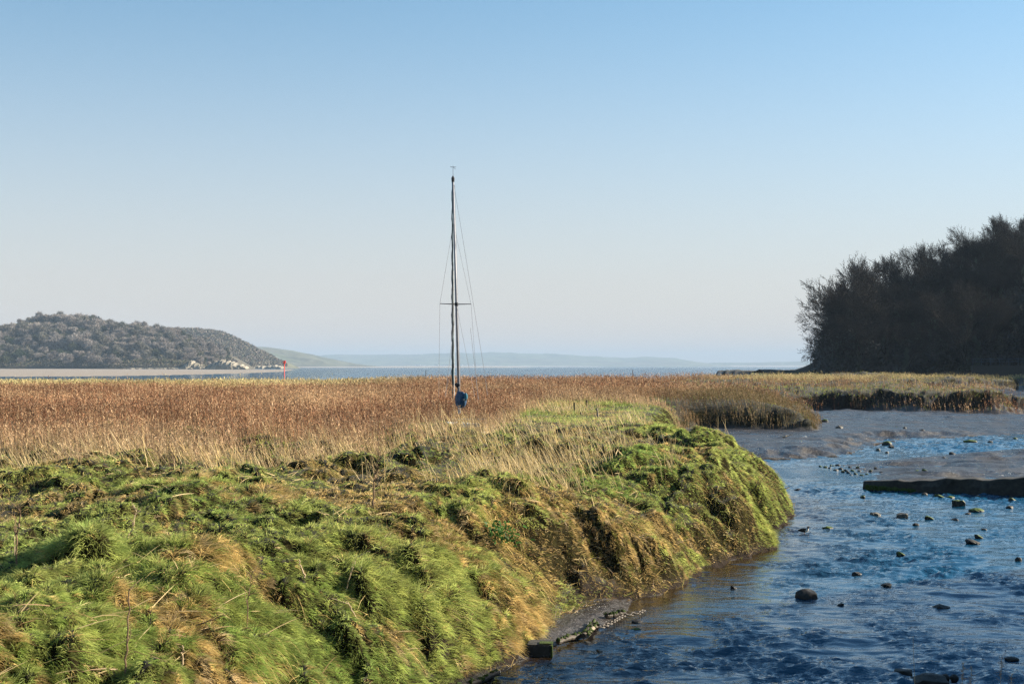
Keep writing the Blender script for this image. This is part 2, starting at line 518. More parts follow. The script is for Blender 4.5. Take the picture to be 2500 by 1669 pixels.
# ------------------------------------------------------------------ far hills
def hill(name, us, vs, yf, yc, zf, mat, seed, amp=3.0, back=1.5, ncol=220, nrow=60, steep=None, tree=0.0, pw=1.0, fall=.45):
    """a hill with its own distance and depth; its crest passes the rows vs at distance yc"""
    cu = np.linspace(us[0], us[-1], ncol)
    cv = np.interp(cu, us, vs)
    k = 1 if yc < 3000 else 2
    cv = np.convolve(np.pad(cv, 4, mode='edge'), np.ones(9) / 9, mode='valid')
    zc = EYE + (HZ - cv) / F * yc - tree
    T = np.linspace(-.08, back, nrow)
    co = []; fi = []
    U, TT = np.meshgrid(cu, T)
    ZC = np.tile(zc, (nrow, 1))
    Y = yf + (yc - yf) * TT
    X = (U - 1250) / F * (yc * .5 + Y * .5)
    X = (U - 1250) / F * yc
    s = np.clip(TT, 0, 1)
    pr = np.sin(s * math.pi / 2) ** pw
    if steep is not None:
        st = np.interp(cu, steep[0], steep[1])[None, :]
        pr = np.maximum(pr, st * sm(0, .06, TT) )
    Z = zf + (ZC - zf) * pr
    Z = np.where(TT > 1, Z - (TT - 1) * (ZC - zf) * fall, Z)
    Z = Z + (fbm(X / (amp * 8), Y / (amp * 8), seed, 4) - .5) * amp * 2 * sm(0, .3, TT) * (1 - .6 * sm(.7, 1.0, TT))
    Z = np.where(TT < 0, -2.0, Z)
    i = ring_faces(nrow, ncol, closed=False)
    me = np_mesh(name, np.stack([X.ravel(), Y.ravel(), Z.ravel()], -1), i, smooth=True)
    o = link(name, me, mat=mat)
    tag(o, kind="structure")
    return o, X, Y, Z, U, TT

wood_floor = noise_mat("wood_floor", (.05, .045, .03), (.10, .085, .06), scale=.08, rough=.95, bump=.4, dist=1.0)
def field_mat(name, cols, sc):
    m, nt, b = new_mat(name)
    g = nt.nodes.new("ShaderNodeNewGeometry")
    vo = N(nt, "ShaderNodeTexVoronoi", Scale=sc)
    nt.links.new(g.outputs["Position"], vo.inputs["Vector"])
    sp = nt.nodes.new("ShaderNodeSeparateColor")
    nt.links.new(vo.outputs["Color"], sp.inputs[0])
    c = ramp(nt, sp.outputs[0], [(0, cols[0]), (.35, cols[1]), (.6, cols[2]), (1, cols[3])])
    ve = N(nt, "ShaderNodeTexVoronoi", Scale=sc, feature='DISTANCE_TO_EDGE')
    nt.links.new(g.outputs["Position"], ve.inputs["Vector"])
    mr = N(nt, "ShaderNodeMapRange"); mr.inputs["From Max"].default_value = .06
    nt.links.new(ve.outputs["Distance"], mr.inputs["Value"])
    no = N(nt, "ShaderNodeTexNoise", Scale=sc * 4, Detail=8, Roughness=.65)
    nt.links.new(g.outputs["Position"], no.inputs["Vector"])
    c = mix(nt, mr.outputs[0], (.05, .055, .035), c)
    c = mix(nt, .5, c, ramp(nt, no.outputs["Fac"], [(.4, (.04, .045, .03)), (.6, (.12, .12, .08))]))
    nt.links.new(c, b.inputs["Base Color"])
    b.inputs["Roughness"].default_value = .95
    return m
fields = field_mat("hill_fields", [(.06, .075, .04), (.11, .11, .065), (.085, .07, .055), (.10, .12, .06)], .0045)
far_land = field_mat("far_hill_land", [(.09, .12, .05), (.16, .17, .09), (.11, .10, .07), (.14, .16, .08)], .0012)
pale_sand = noise_mat("far_sand", (.26, .23, .20), (.36, .32, .28), scale=.01, rough=.9, bump=0)

H1 = hill("wooded_hill", [-420, -200, 0, 60, 120, 180, 230, 300, 350, 400, 440, 480, 520, 550, 580, 596, 612],
          [800, 790, 792, 782, 780, 784, 786, 796, 800, 806, 812, 824, 842, 860, 884, 900, 905], 1240 * K, 1420 * K, 1.6, wood_floor, 3,
          amp=5.5, tree=9, steep=([-400, 300, 400, 470, 560, 590], [0, 0, .10, .2, .34, .4]))
H2 = hill("coastal_hill", [330, 400, 430, 480, 530, 560, 600, 640, 670, 695, 712], [820, 812, 813, 813, 818, 826, 846, 866, 882, 897, 904], 3050, 3500, 0.5,
          field_mat("coastal_hill_slope", [(.11, .12, .06), (.16, .12, .085), (.10, .09, .06), (.14, .12, .07)], .02), 5, amp=6, steep=([330, 500, 560, 700], [.1, .15, .3, .5]))
H3 = hill("field_hill", [500, 600, 650, 700, 760, 800, 850, 900, 940], [846, 844, 847, 853, 866, 876, 887, 894, 897], 6300, 7400, 0.5, fields, 8, amp=13)
H4 = hill("distant_ridge", [700, 780, 820, 900, 1000, 1100, 1200, 1300, 1400, 1500, 1555, 1580, 1620, 1660, 1700, 1730],
          [872, 868, 866, 866, 867, 863, 862, 863, 867, 876, 872, 871, 875, 884, 891, 895], 14500, 18000, 1, far_land, 11, amp=30)
H5 = hill("distant_dunes", [1690, 1722, 1728, 1800, 1880, 1960, 2060, 2200], [893, 889, 885, 885, 884, 882, 881, 880], 15500, 16500, 1, far_land, 12, amp=10)
for nm, us, y, top in (("beach", [640, 700, 900, 1100, 1300], 6200, 5), ("beach", [900, 1000, 1300, 1480], 14000, 12), ("beach", [1420, 1600, 1800, 2200], 14800, 16)):
    n = 60
    cu = np.linspace(us[0], us[-1], n)
    prof = [(0, -1), (20, .4), (120, top * .7), (170, top), (260, top * .4), (300, -1)]
    e = np.sin(np.linspace(0, math.pi, n)) ** .4
    co = np.array([[(u - 1250) / F * y, y + dy, z * max(ee, .02) if z > 0 else z] for dy, z in prof for u, ee in zip(cu, e)])
    tag(link(nm, np_mesh(nm, co, ring_faces(len(prof), n, False), smooth=True), mat=pale_sand), kind="structure")
cliff_rock = noise_mat("cliff_rock", (.10, .09, .07), (.26, .225, .17), scale=.16, rough=.9, bump=.8, dist=1.2, c3=(.36, .31, .23))

HR = hill("headland", [1840, 1900, 1950, 1990, 2030, 2060, 2120, 2180, 2250, 2320, 2400, 2500, 2700, 3000, 3400],
          [908, 908, 906, 886, 850, 818, 768, 752, 716, 690, 668, 652, 590, 470, 400], 352, 432, 3.0,  # right end of the crest raised out of view to shade this slope
          noise_mat("headland_leaf_litter", (.02, .018, .012), (.055, .045, .028), scale=.5, rough=1, bump=.5, dist=.3), 15, amp=2.5, ncol=160, nrow=50, pw=.9, fall=3.0)

hill('headland', [2540, 2620, 2700, 2850, 3250, 3650], [905, 868, 760, 600, 470, 460], 262, 330, 1.0, bpy.data.materials['headland_leaf_litter'], 25, amp=2.5, ncol=80, nrow=40, fall=.2)  # added hill out of view, throws shade over the far marsh

def hill_z(H, x, y):
    X, Y, Z = H[1], H[2], H[3]
    xs = X[0]; ys = Y[:, 0]
    fx = np.interp(x, xs, np.arange(len(xs))); fy = np.interp(y, ys, np.arange(len(ys)))
    i = min(int(fx), len(xs) - 2); j = min(int(fy), len(ys) - 2)
    a, c = fx - i, fy - j
    return (Z[j, i] * (1 - a) + Z[j, i + 1] * a) * (1 - c) + (Z[j + 1, i] * (1 - a) + Z[j + 1, i + 1] * a) * c

# ------------------------------------------------------------------ blades: grass, reeds
def unit(a):
    return a / np.maximum(np.linalg.norm(a, axis=1, keepdims=True), 1e-9)

def blades(P, D, L, W, droop, C1, C2, segs=2, side=None):
    """tapering curved blades; P roots, D start directions, C1/C2 root and tip colours"""
    n = len(P)
    if side is None:
        r = rng.normal(size=(n, 3)); r[:, 2] *= .3
        side = unit(np.cross(D, r))
    pts = []
    for k in range(segs + 1):
        t = k / segs
        q = P + D * (L * t)[:, None]
        q[:, 2] -= (droop * L * t * t)
        pts.append(q)
    nv = 2 * segs + 1
    co = np.empty((n, nv, 3), dtype=np.float32); cc = np.empty((n, nv, 3), dtype=np.float32)
    for k in range(segs):
        w = (W * (1 - .45 * k / segs) * .5)[:, None]
        co[:, 2 * k] = pts[k] - side * w
        co[:, 2 * k + 1] = pts[k] + side * w
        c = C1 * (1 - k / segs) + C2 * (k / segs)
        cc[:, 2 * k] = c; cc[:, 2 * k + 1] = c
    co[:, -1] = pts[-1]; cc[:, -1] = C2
    tri = []
    for k in range(segs - 1):
        a = 2 * k
        tri += [(a, a + 1, a + 3), (a, a + 3, a + 2)]
    a = 2 * (segs - 1)
    tri.append((a, a + 1, a + 2))
    f = (np.arange(n)[:, None, None] * nv + np.array(tri)[None]).reshape(-1, 3)
    return co.reshape(-1, 3), f, cc.reshape(-1, 3)

def join(parts):
    co = []; fa = []; cc = []; o = 0
    for c, f, k in parts:
        co.append(c); fa.append(f + o); cc.append(k); o += len(c)
    return np.concatenate(co), np.concatenate(fa), np.concatenate(cc)

def stuff_mesh(name, parts, mat, cat, label):
    co, fa, cc = join(parts)
    o = link(name, np_mesh(name, co, fa, {"col": np.clip(cc, 0, 1)}), mat=mat)
    return tag(o, label, cat, kind="stuff")

def scatter(n, y0, y1, x0=None, x1=None, k=2.0, half=.385):
    """roots in the view fan with a density falling off with distance"""
    u = rng.random(n)
    if abs(k - 2) < 1e-6:
        y = y0 * (y1 / y0) ** u
    else:
        p = 2 - k
        y = (y0 ** p + u * (y1 ** p - y0 ** p)) ** (1 / p)
    x = (rng.random(n) * 2 - 1) * half * y
    return x, y

def grad(x, y, e=.06):
    gx_ = (look("z", x + e, y) - look("z", x - e, y)) / (2 * e)
    gy_ = (look("z", x, y + e) - look("z", x, y - e)) / (2 * e)
    return gx_, gy_

def lerp(a, b, t):
    return a + (b - a) * t[:, None]
GREEN1 = np.array([.25, .37, .055]); GREEN2 = np.array([.67, .66, .17]); GREENB = np.array([.28, .46, .20])
OLIVE = np.array([.28, .27, .07]); STRAW = np.array([.76, .55, .22]); BROWN = np.array([.24, .15, .075]); PALE = np.array([.76, .58, .31])

def reed_line(x):
    """distance at which the brown reed bed begins"""
    return np.interp(x, [-30, -15, -10, -6.5, -4.2, -3.7, -3.2, -1, 1, 3, 5, 8, 10], [37, 40, 39.5, 39, 42, 46, 48, 56, 84, 96, 98, 96, 92]) 

# --- green tussocky grass of the near bank and the top of the marsh
def near_grass(n, y0, y1, k, box=None):
    x, y = scatter(n, y0, y1, k=k, half=.40)
    if box:
        x = rng.uniform(box[0], box[1], n); y = rng.uniform(y0, y1, n)
        dd = look("d", x, y); q = (dd > -.05) & (dd < 4.2); x, y = x[q], y[q]; n = len(x)
    d = look("d", x, y)
    z = look("z", x, y)
    keep = (d > np.where(y > 30.5, .06, .12)) & (z > .06) & (x < 12)
    rl = reed_line(x)
    keep &= (y < rl + 16)
    # sparser on the lower, muddier right-hand slope
    slope_zone = sm(1.5, -0.2, d - 1.2) * sm(24, 29, y)
    keep &= rng.random(n) > slope_zone * .75 * sm(.42, .56, fbm(x * .8, y * .6, 107, 3))
    bare = sm(.62, .72, fbm(x * .9, y * .7, 105, 3))
    keep &= rng.random(n) > bare * .45
    x, y, z, d, rl, slope_zone = [a[keep] for a in (x, y, z, d, rl, slope_zone)]
    n = len(x)
    m1 = look("m1", x, y); m2 = look("m2", x, y)
    gx_, gy_ = grad(x, y)
    nrm = unit(np.stack([-gx_, -gy_, np.ones(n)], -1))
    down = np.stack([-gx_, -gy_, -(gx_ ** 2 + gy_ ** 2)], -1)
    st = np.linalg.norm(down, axis=1, keepdims=True)
    down = down / np.maximum(st, .25)
    fa_ = fbm(x * .55, y * .4, 111, 3) * 5.5 - 2.9
    wind = np.stack([np.cos(fa_) * .9 + .45, np.sin(fa_) * .7 - .35, np.zeros(n)], -1)
    # blades grow in tufts that share a lean, a length and a colour
    cs_ = .085 * (y / 20) ** .35
    _, cid = worley(x / cs_, y / cs_, 171)
    _, cid2 = worley(x / (cs_ * 2.7), y / (cs_ * 2.7), 173)
    def hr(k):
        return (np.abs(np.sin(cid * 9173.7 * (k + 1) + k * 1.7 + cid2 * 31.3)) * 4375.5) % 1.0
    an = hr(0) * 6.283
    tuft = np.stack([np.cos(an), np.sin(an), hr(1) * .6], -1) * (.25 + .65 * hr(2))[:, None]
    jit = rng.normal(size=(n, 3)) * .26 + tuft
    upright = sm(.55, .75, fbm(x * .4, y * .35, 113, 3))
    D = nrm * (.50 + .45 * upright)[:, None] + np.array([.0, .0, .18]) + down * .32 + wind * (.36 - .2 * upright)[:, None] + jit
    D = unit(D)
    gr = fbm(x * .7, y * .5, 121, 3) + (fbm(x * 4, y * 3, 123, 2) - .5) * .35
    gr = gr + .22 * (m1 - .45) + .09 - .10 * np.exp(-((y - 32) / 5) ** 2 - ((x + 2.5) / 4) ** 2) + .12 * np.exp(-((y - 22.5) / 3) ** 2) * (x > -4)  + .26 * sm(5, 8, x) + .16 * sm(.55, .66, fbm(x * .6 + 9, y * .6, 117, 2)) - .10 * np.clip(st[:, 0] - .6, 0, 1)
    gr = gr - .05 * sm(45, 60, y) 
    g = sm(.45, .62, gr)
    hue = np.clip(fbm(x * .35, y * .3, 127, 2)[:, None] + (hr(3)[:, None] - .5) * .6 + (rng.random((n, 1)) - .5) * .2, 0, 1)
    green = GREEN1 * (1 - hue) + GREEN2 * hue
    green = green * .75 + GREENB * .25 * (1 + .8 * (fbm(x * .5, y * .4, 129, 2)[:, None] - .5))
    dry = np.where((hr(4)[:, None] < .60), STRAW, np.where(hr(5)[:, None] < .4, PALE, OLIVE)) 
    dry = lerp(dry, np.tile(BROWN, (n, 1)), slope_zone * .30 * rng.random(n))
    pick = ((hr(6) * .8 + rng.random(n) * .2) < (g * .80 + .08))[:, None]
    C = np.where(pick, green, dry)
    C = C * (.35 + .85 * hr(7)[:, None]) * (.6 + .7 * rng.random((n, 1)))
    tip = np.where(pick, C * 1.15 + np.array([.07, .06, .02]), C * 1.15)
    root = C * .62 + BROWN * .10  # browner dead roots, darkened further to deepen the shade between blades
    L = (.055 + .07 * rng.random(n) + .10 * hr(8) ** 2) * (.8 + .8 * upright) * (1 - .30 * slope_zone)
    L = L * (1 + .35 * sm(.3, .8, m1)) * (1 + 1.2 * sm(50, 80, y))
    W = (.005 + .005 * rng.random(n)) * (y / 20) ** .55
    P = np.stack([x, y, z - .015], -1)
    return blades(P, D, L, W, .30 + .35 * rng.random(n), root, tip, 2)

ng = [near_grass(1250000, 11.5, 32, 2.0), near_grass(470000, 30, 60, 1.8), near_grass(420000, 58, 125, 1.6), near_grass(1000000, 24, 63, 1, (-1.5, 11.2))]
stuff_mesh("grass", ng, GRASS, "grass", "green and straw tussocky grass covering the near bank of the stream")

# --- brown tangle on the lower right-hand slope
def tangle(n):
    x, y = scatter(n, 23, 60, k=1.4, half=.40)
    d = look("d", x, y); z = look("z", x, y)
    keep = (d > -.08) & (d < 3.4) & (z > -.05) & (x > -2.5) & (x < 12)
    pz = fbm(x * .5, y * .4, 131, 3)
    keep &= (rng.random(n) < sm(.42, .56, pz) * .9 + .08)
    x, y, z, d = [a[keep] for a in (x, y, z, d)]
    n = len(x)
    D = rng.normal(size=(n, 3)); D[:, 2] = np.abs(D[:, 2]) * .8
    D[:, 0] += .7; D = unit(D)
    _, ci = worley(x / .14, y / .14, 175)
    D = unit(D + np.stack([np.cos(ci * 400), np.sin(ci * 400), .3 + 0 * ci], -1) * .8)
    t = (.6 * ((ci * 977.3) % 1.0) + .4 * rng.random(n))[:, None]
    C = np.where(t < .45, BROWN * .7, np.where(t < .74, STRAW * .6, np.where(t < .88, OLIVE, PALE * .9)))
    C = C * (.35 + 1.1 * ((ci * 613.7) % 1.0)[:, None])
    L = .07 + .24 * rng.random(n) ** 1.6
    W = (.007 + .009 * rng.random(n)) * (y / 30) ** .6
    return blades(np.stack([x, y, z], -1), D, L, W, .7 * rng.random(n), C, C * 1.1, 2)
stuff_mesh("dead_grass", [tangle(170000)], REED, "dead grass", "tangled brown dead stems on the lower bank above the water")

# --- long straw hanging from the tussocks and pale stalks along the top
def straw_stalks():
    out = []
    # standing pale stalks on the shoulder and top between reeds and nose
    x, y = scatter(60000, 34, 120, k=1.5, half=.38)
    d = look("d", x, y); z = look("z", x, y)
    rl = reed_line(x)
    pn = fbm(x * .33, y * .2, 141, 3)
    edge_ = np.exp(-((y - rl) / 4.0) ** 2) * (x < -3)
    edge_ = np.maximum(edge_, 1.6 * np.exp(-((x + 2.2) / 2.0) ** 2 - ((y - 55) / 4.5) ** 2))
    keep = (d > 2.2) & (y < rl + 9) & (x < 9.6) & (rng.random(len(x)) < np.clip(sm(.48, .62, pn) + edge_, 0, 1))
    keep &= (y > rl - 2.5) | (x > -3.6)
    x, y, z, d = [a[keep] for a in (x, y, z, d)]
    n = len(x)
    D = np.stack([-.35 + .28 * rng.normal(size=n) + .5 * (fbm(x * .3, y * .2, 143, 2) - .5), .15 * rng.normal(size=n), np.ones(n)], -1)
    C = np.where(rng.random((n, 1)) < .75, PALE, STRAW) * (.6 + .5 * rng.random((n, 1)))
    L = (.35 + .65 * rng.random(n)) * (1 + .35 * np.exp(-((x + 2.2) / 2.0) ** 2 - ((y - 55) / 3.5) ** 2))
    out.append(blades(np.stack([x, y, z], -1), unit(D), L, (.010 + .006 * rng.random(n)) * (y / 45) ** .6, .22 * rng.random(n), C * .8, C, 3))
    # broken stems lying about on the grass
    x, y = scatter(5200, 12, 60, k=1.9, half=.40)
    d = look("d", x, y); z = look("z", x, y)
    keep = (d > .3) & (x < 11) & (y < reed_line(x) + 1) & (fbm(x * .7, y * .5, 146, 3) > .47)
    x, y, z = x[keep], y[keep], z[keep]; n = len(x)
    an = rng.random(n) * 6.283
    D = np.stack([np.cos(an), np.sin(an) * .8, .15 + .55 * rng.random(n) ** 2], -1)
    C = np.where(rng.random((n, 1)) < .6, PALE, BROWN) * (.6 + .55 * rng.random((n, 1)))
    out.append(blades(np.stack([x, y, z + .05], -1), unit(D), .18 + .42 * rng.random(n), (.007 + .006 * rng.random(n)) * (y / 20) ** .5, .25 * rng.random(n), C, C, 3))
    # straw thatch draping from hump edges
    x, y = scatter(420000, 12, 52, k=1.9, half=.40)
    m1 = look("m1", x, y); d = look("d", x, y); z = look("z", x, y)
    gx_, gy_ = grad(x, y)
    sl = np.hypot(gx_, gy_)
    pn = fbm(x * .45, y * .35, 147, 3)
    keep = (d > .6) & (x < 11) & (y < reed_line(x) + 1) & (rng.random(len(x)) < sm(.45, 1.1, sl) * sm(.46, .58, pn) * (.25 + .75 * np.exp(-((y - 31) / 6) ** 2)))
    x, y, z, gx_, gy_ = [a[keep] for a in (x, y, z, gx_, gy_)]
    n = len(x)
    D = np.stack([-gx_, -gy_, np.full(n, .15)], -1); D = unit(D) + rng.normal(size=(n, 3)) * .16
    C = np.where(rng.random((n, 1)) < .6, STRAW, OLIVE * 1.2) * (.55 + .6 * rng.random((n, 1)))
    L = .18 + .26 * rng.random(n)
    out.append(blades(np.stack([x, y, z + .03], -1), unit(D), L, (.005 + .004 * rng.random(n)) * (y / 20) ** .55, .8 + .5 * rng.random(n), C, C * 1.05, 3))
    return out
stuff_mesh("dry_grass", straw_stalks(), REED, "dry grass", "pale dry grass stalks and thatch along the edge of the bank")

# --- brown reed bed
BOAT = ground_pt(1118, 985, 3.3); BOAT_X = (1119 - 1250) / F * 62.0; BOAT_Y = 62.0
def reeds(n, y0, y1, k, wid, far_):
    x, y = scatter(n, y0, y1, k=k, half=.40)
    d = look("d", x, y); z = look("z", x, y)
    rl = reed_line(x)
    keep = (d > np.where((x > 9) & (y < 125), .12, 1.2)) & ((y > rl + (fbm(x * .35, y * .35, 149, 3) - .5) * 12 + rng.normal(size=len(x)) * .6) | ((y > rl - 4) & (fbm(x * .9, y * .8, 148, 2) > .68))) & (z > .3)
    gap = sm(.52, .64, fbm(x * .28, y * .2, 156, 3)) * (1 - sm(12, 40, y - rl))
    keep &= rng.random(len(x)) > gap * .85
    # reeds thin out on the green top near the far bank and nose
    greenpatch = np.clip(sm(14, 22, x) * sm(125, 150, y) * (1 - sm(200, 260, y)), 0, 1)
    keep &= rng.random(len(x)) > greenpatch * .9
    hull = (np.abs(x - BOAT_X) < .95) & (np.abs(y - BOAT_Y) < 3.5)
    keep &= ~hull
    x, y, z, d = [a[keep] for a in (x, y, z, d)]
    n = len(x)
    hv = fbm(x * .12, y * .09, 151, 3)
    Lh = (.62 + .80 * hv) * (.55 + .65 * rng.random(n)) * (.7 + .6 * fbm(x * .9, y * .5, 158, 3)) * np.where(rng.random(n) < .03, 1.35, 1)
    Lh = Lh * (1 - .35 * sm(8, 16, x) * (1 - sm(118, 135, y)))
    Lh = Lh * (.6 + .4 * sm(0, 5, y - reed_line(x)))
    Lh = np.maximum(Lh, 1.02 * np.exp(-((x + 2.4) / 3.0) ** 4 - ((y - 56) / 4.5) ** 4))
    Lh = Lh * (1 - .45 * sm(150, 215, y) * sm(-10, -30, x)) * (1 - .35 * sm(230, 300, y))
    tan_strip = sm(118, 150, y + (hv - .5) * 50) * sm(-6, -26, x)
    olive = sm(8, 16, x) * (1 - sm(118, 135, y))
    palep = sm(.54, .66, fbm(x * .10 + 4, y * .055, 157, 4)) 
    tan2 = sm(190, 250, y) * sm(25, 45, x)
    t = rng.random((n, 1))
    RB1 = np.array([.29, .145, .075]); RB2 = np.array([.43, .275, .155]); RB3 = np.array([.14, .062, .036])
    C = np.where(t < .4, RB1, np.where(t < .75, RB2, RB3))
    C = lerp(C, np.where(rng.random((n, 1)) < .7, np.array([.52, .43, .20]), np.array([.36, .31, .13])), np.clip(tan_strip + tan2 * .8, 0, 1))
    C = lerp(C, np.where(rng.random((n, 1)) < .6, np.array([.14, .12, .05]), np.array([.24, .17, .09])), olive * .8)
    C = lerp(C, np.tile(np.array([.52, .38, .21]), (n, 1)), palep * .32)
    fr = np.exp(-((y - reed_line(x)) / 4.5) ** 2)[:, None] * .5
    C = C * (1 - fr) + np.array([.58, .42, .25]) * fr
    C = C * (.55 + .75 * rng.random((n, 1))) * (.45 + 1.1 * fbm(x * .22, y * .14, 159, 4))[:, None]
    lean = np.stack([-.12 + .14 * rng.normal(size=n) + .5 * (fbm(x * .15, y * .12, 153, 2) - .5), .12 * rng.normal(size=n), np.ones(n)], -1)
    D = unit(lean)
    W = wid * (.6 + .7 * rng.random(n)) * (y / 45) ** .7
    P = np.stack([x, y, z - .02], -1)
    out = [blades(P, D, Lh * 1.05, W * .8, .10 * rng.random(n), C * .8, C * .6 + np.array([.60, .46, .28]) * .4 * np.exp(-((y - reed_line(x)) / 14) ** 2)[:, None] + C * .4 * (1 - np.exp(-((y - reed_line(x)) / 14) ** 2))[:, None], 1 if far_ else 2)]
    # dead leaves and seed heads on each stem
    for q in range(2 if far_ else 5):
        f = (.40 + .6 * rng.random(n) ** .6)
        Pq = P + D * (Lh * f)[:, None]
        r = rng.normal(size=(n, 3)) * .6; r[:, 2] = np.abs(r[:, 2]) + .75
        Dq = unit(r)
        Cq = C * (.75 + .6 * rng.random((n, 1)))
        out.append(blades(Pq, Dq, (.07 + .10 * rng.random(n)) * (1 + .6 * far_), W * 1.9, .5 * rng.random(n), Cq, Cq, 1))
    return out
rparts = reeds(46000, 36, 62, 1.2, .013, 0) + reeds(110000, 60, 125, 1.3, .013, 0) + reeds(150000, 120, 300, 1.5, .016, 1)
stuff_mesh("reeds", rparts, REED, "reeds", "brown dead reed bed covering the flat marsh behind the near bank")

# --- grass on the far marsh edge, above the mud cliff
def far_grass(n):
    x, y = scatter(n, 88, 420, k=1.6, half=.40)
    d = look("d", x, y); z = look("z", x, y)
    keep = (x > -4) & (d > .9) & (z > .8) & (rng.random(n) < np.clip(sm(-2, 4, x) * .35 + sm(20, 27, x) * sm(110, 130, y), 0, 1) )
    x, y, z, d = [a[keep] for a in (x, y, z, d)]
    n = len(x)
    pn = fbm(x * .13, y * .07, 161, 3)
    g = sm(.40, .62, pn + .22 * np.exp(-(d - 3) ** 2 / 14) )
    t = rng.random((n, 1))
    gcol = np.where(t < .6, np.array([.17, .21, .05]), np.array([.28, .27, .08]))
    dcol = np.where(t < .6, np.array([.28, .19, .09]), np.array([.17, .10, .05]))
    C = np.where((rng.random(n) < g)[:, None], gcol, dcol) * (.6 + .7 * rng.random((n, 1)))
    D = rng.normal(size=(n, 3)) * .45; D[:, 2] = 1; D = unit(D)
    L = (.25 + .35 * rng.random(n)) * (1 + .4 * (1 - g))
    return blades(np.stack([x, y, z - .03], -1), D, L, .035 * (y / 130) ** .8 * (.6 + .8 * rng.random(n)), .7 * rng.random(n), C * .85, C, 2)
stuff_mesh("marsh_grass", [far_grass(230000)], GRASS, "marsh grass", "yellow green marsh grass above the far mud bank")

# ------------------------------------------------------------------ mesh builder for the objects
class MB:
    def __init__(s):
        s.v = []; s.f = []
    def tube(s, pts, rad, n=8, cap=True, flat=None):
        pts = [Vector(p) for p in pts]
        if not isinstance(rad, (list, tuple)):
            rad = [rad] * len(pts)
        base = len(s.v)
        up = Vector((0.13, .21, 1)).normalized()
        for i, p in enumerate(pts):
            t = (pts[min(i + 1, len(pts) - 1)] - pts[max(i - 1, 0)])
            t = t.normalized() if t.length > 1e-9 else Vector((0, 0, 1))
            a = t.cross(up if abs(t.dot(up)) < .95 else Vector((1, 0, 0))).normalized()
            b_ = t.cross(a).normalized()
            for k in range(n):
                th = 2 * math.pi * k / n
                s.v.append(p + (a * math.cos(th) + b_ * math.sin(th)) * rad[i])
        for i in range(len(pts) - 1):
            for k in range(n):
                k2 = (k + 1) % n
                s.f.append((base + i * n + k, base + i * n + k2, base + (i + 1) * n + k2, base + (i + 1) * n + k))
        if cap:
            s.f.append(tuple(base + k for k in range(n))[::-1])
            s.f.append(tuple(base + (len(pts) - 1) * n + k for k in range(n)))
        return s
    def loft(s, rings, cap=True):
        base = len(s.v); n = len(rings[0])
        for r in rings:
            s.v += [Vector(p) for p in r]
        for i in range(len(rings) - 1):
            for k in range(n):
                k2 = (k + 1) % n
                s.f.append((base + i * n + k, base + i * n + k2, base + (i + 1) * n + k2, base + (i + 1) * n + k))
        if cap:
            s.f.append(tuple(base + k for k in range(n))[::-1])
            s.f.append(tuple(base + (len(rings) - 1) * n + k for k in range(n)))
        return s
    def box(s, c, size, rot=None):
        base = len(s.v)
        for x in (-1, 1):
            for y in (-1, 1):
                for z in (-1, 1):
                    p = Vector((x * size[0] / 2, y * size[1] / 2, z * size[2] / 2))
                    if rot is not None:
                        p = rot @ p
                    s.v.append(Vector(c) + p)
        for f in ((0, 1, 3, 2), (4, 6, 7, 5), (0, 4, 5, 1), (2, 3, 7, 6), (0, 2, 6, 4), (1, 5, 7, 3)):
            s.f.append(tuple(base + i for i in f))
        return s
    def build(s, name, mat, parent=None, smooth=False, bevel=0, sub=0, origin=None):
        me = bpy.data.meshes.new(name)
        o_ = Vector(origin) if origin is not None else Vector((0, 0, 0))
        me.from_pydata([tuple(v - o_) for v in s.v], [], s.f)
        me.update()
        bm = bmesh.new(); bm.from_mesh(me)
        bmesh.ops.recalc_face_normals(bm, faces=bm.faces)
        if bevel:
            bmesh.ops.bevel(bm, geom=[e for e in bm.edges if e.calc_face_angle(0) > .6], offset=bevel, segments=2, affect='EDGES')
        if sub:
            bmesh.ops.subdivide_edges(bm, edges=bm.edges, cuts=sub, use_grid_fill=True)
        bm.to_mesh(me); bm.free()
        if smooth:
            for p in me.polygons: p.use_smooth = True
        o = link(name, me, parent, mat)
        if origin is not None:
            o.location = o_
        if parent is not None:
            kid(parent, o)
        return o

def paint(name, col, rough=.5, metallic=0, spec=.5, var=.12, scale=8):
    a = tuple(max(0, c * (1 - var)) for c in col); b_ = tuple(min(1, c * (1 + var)) for c in col)
    return noise_mat(name, a, b_, scale=scale, rough=rough, bump=.08, metallic=metallic, spec=spec)

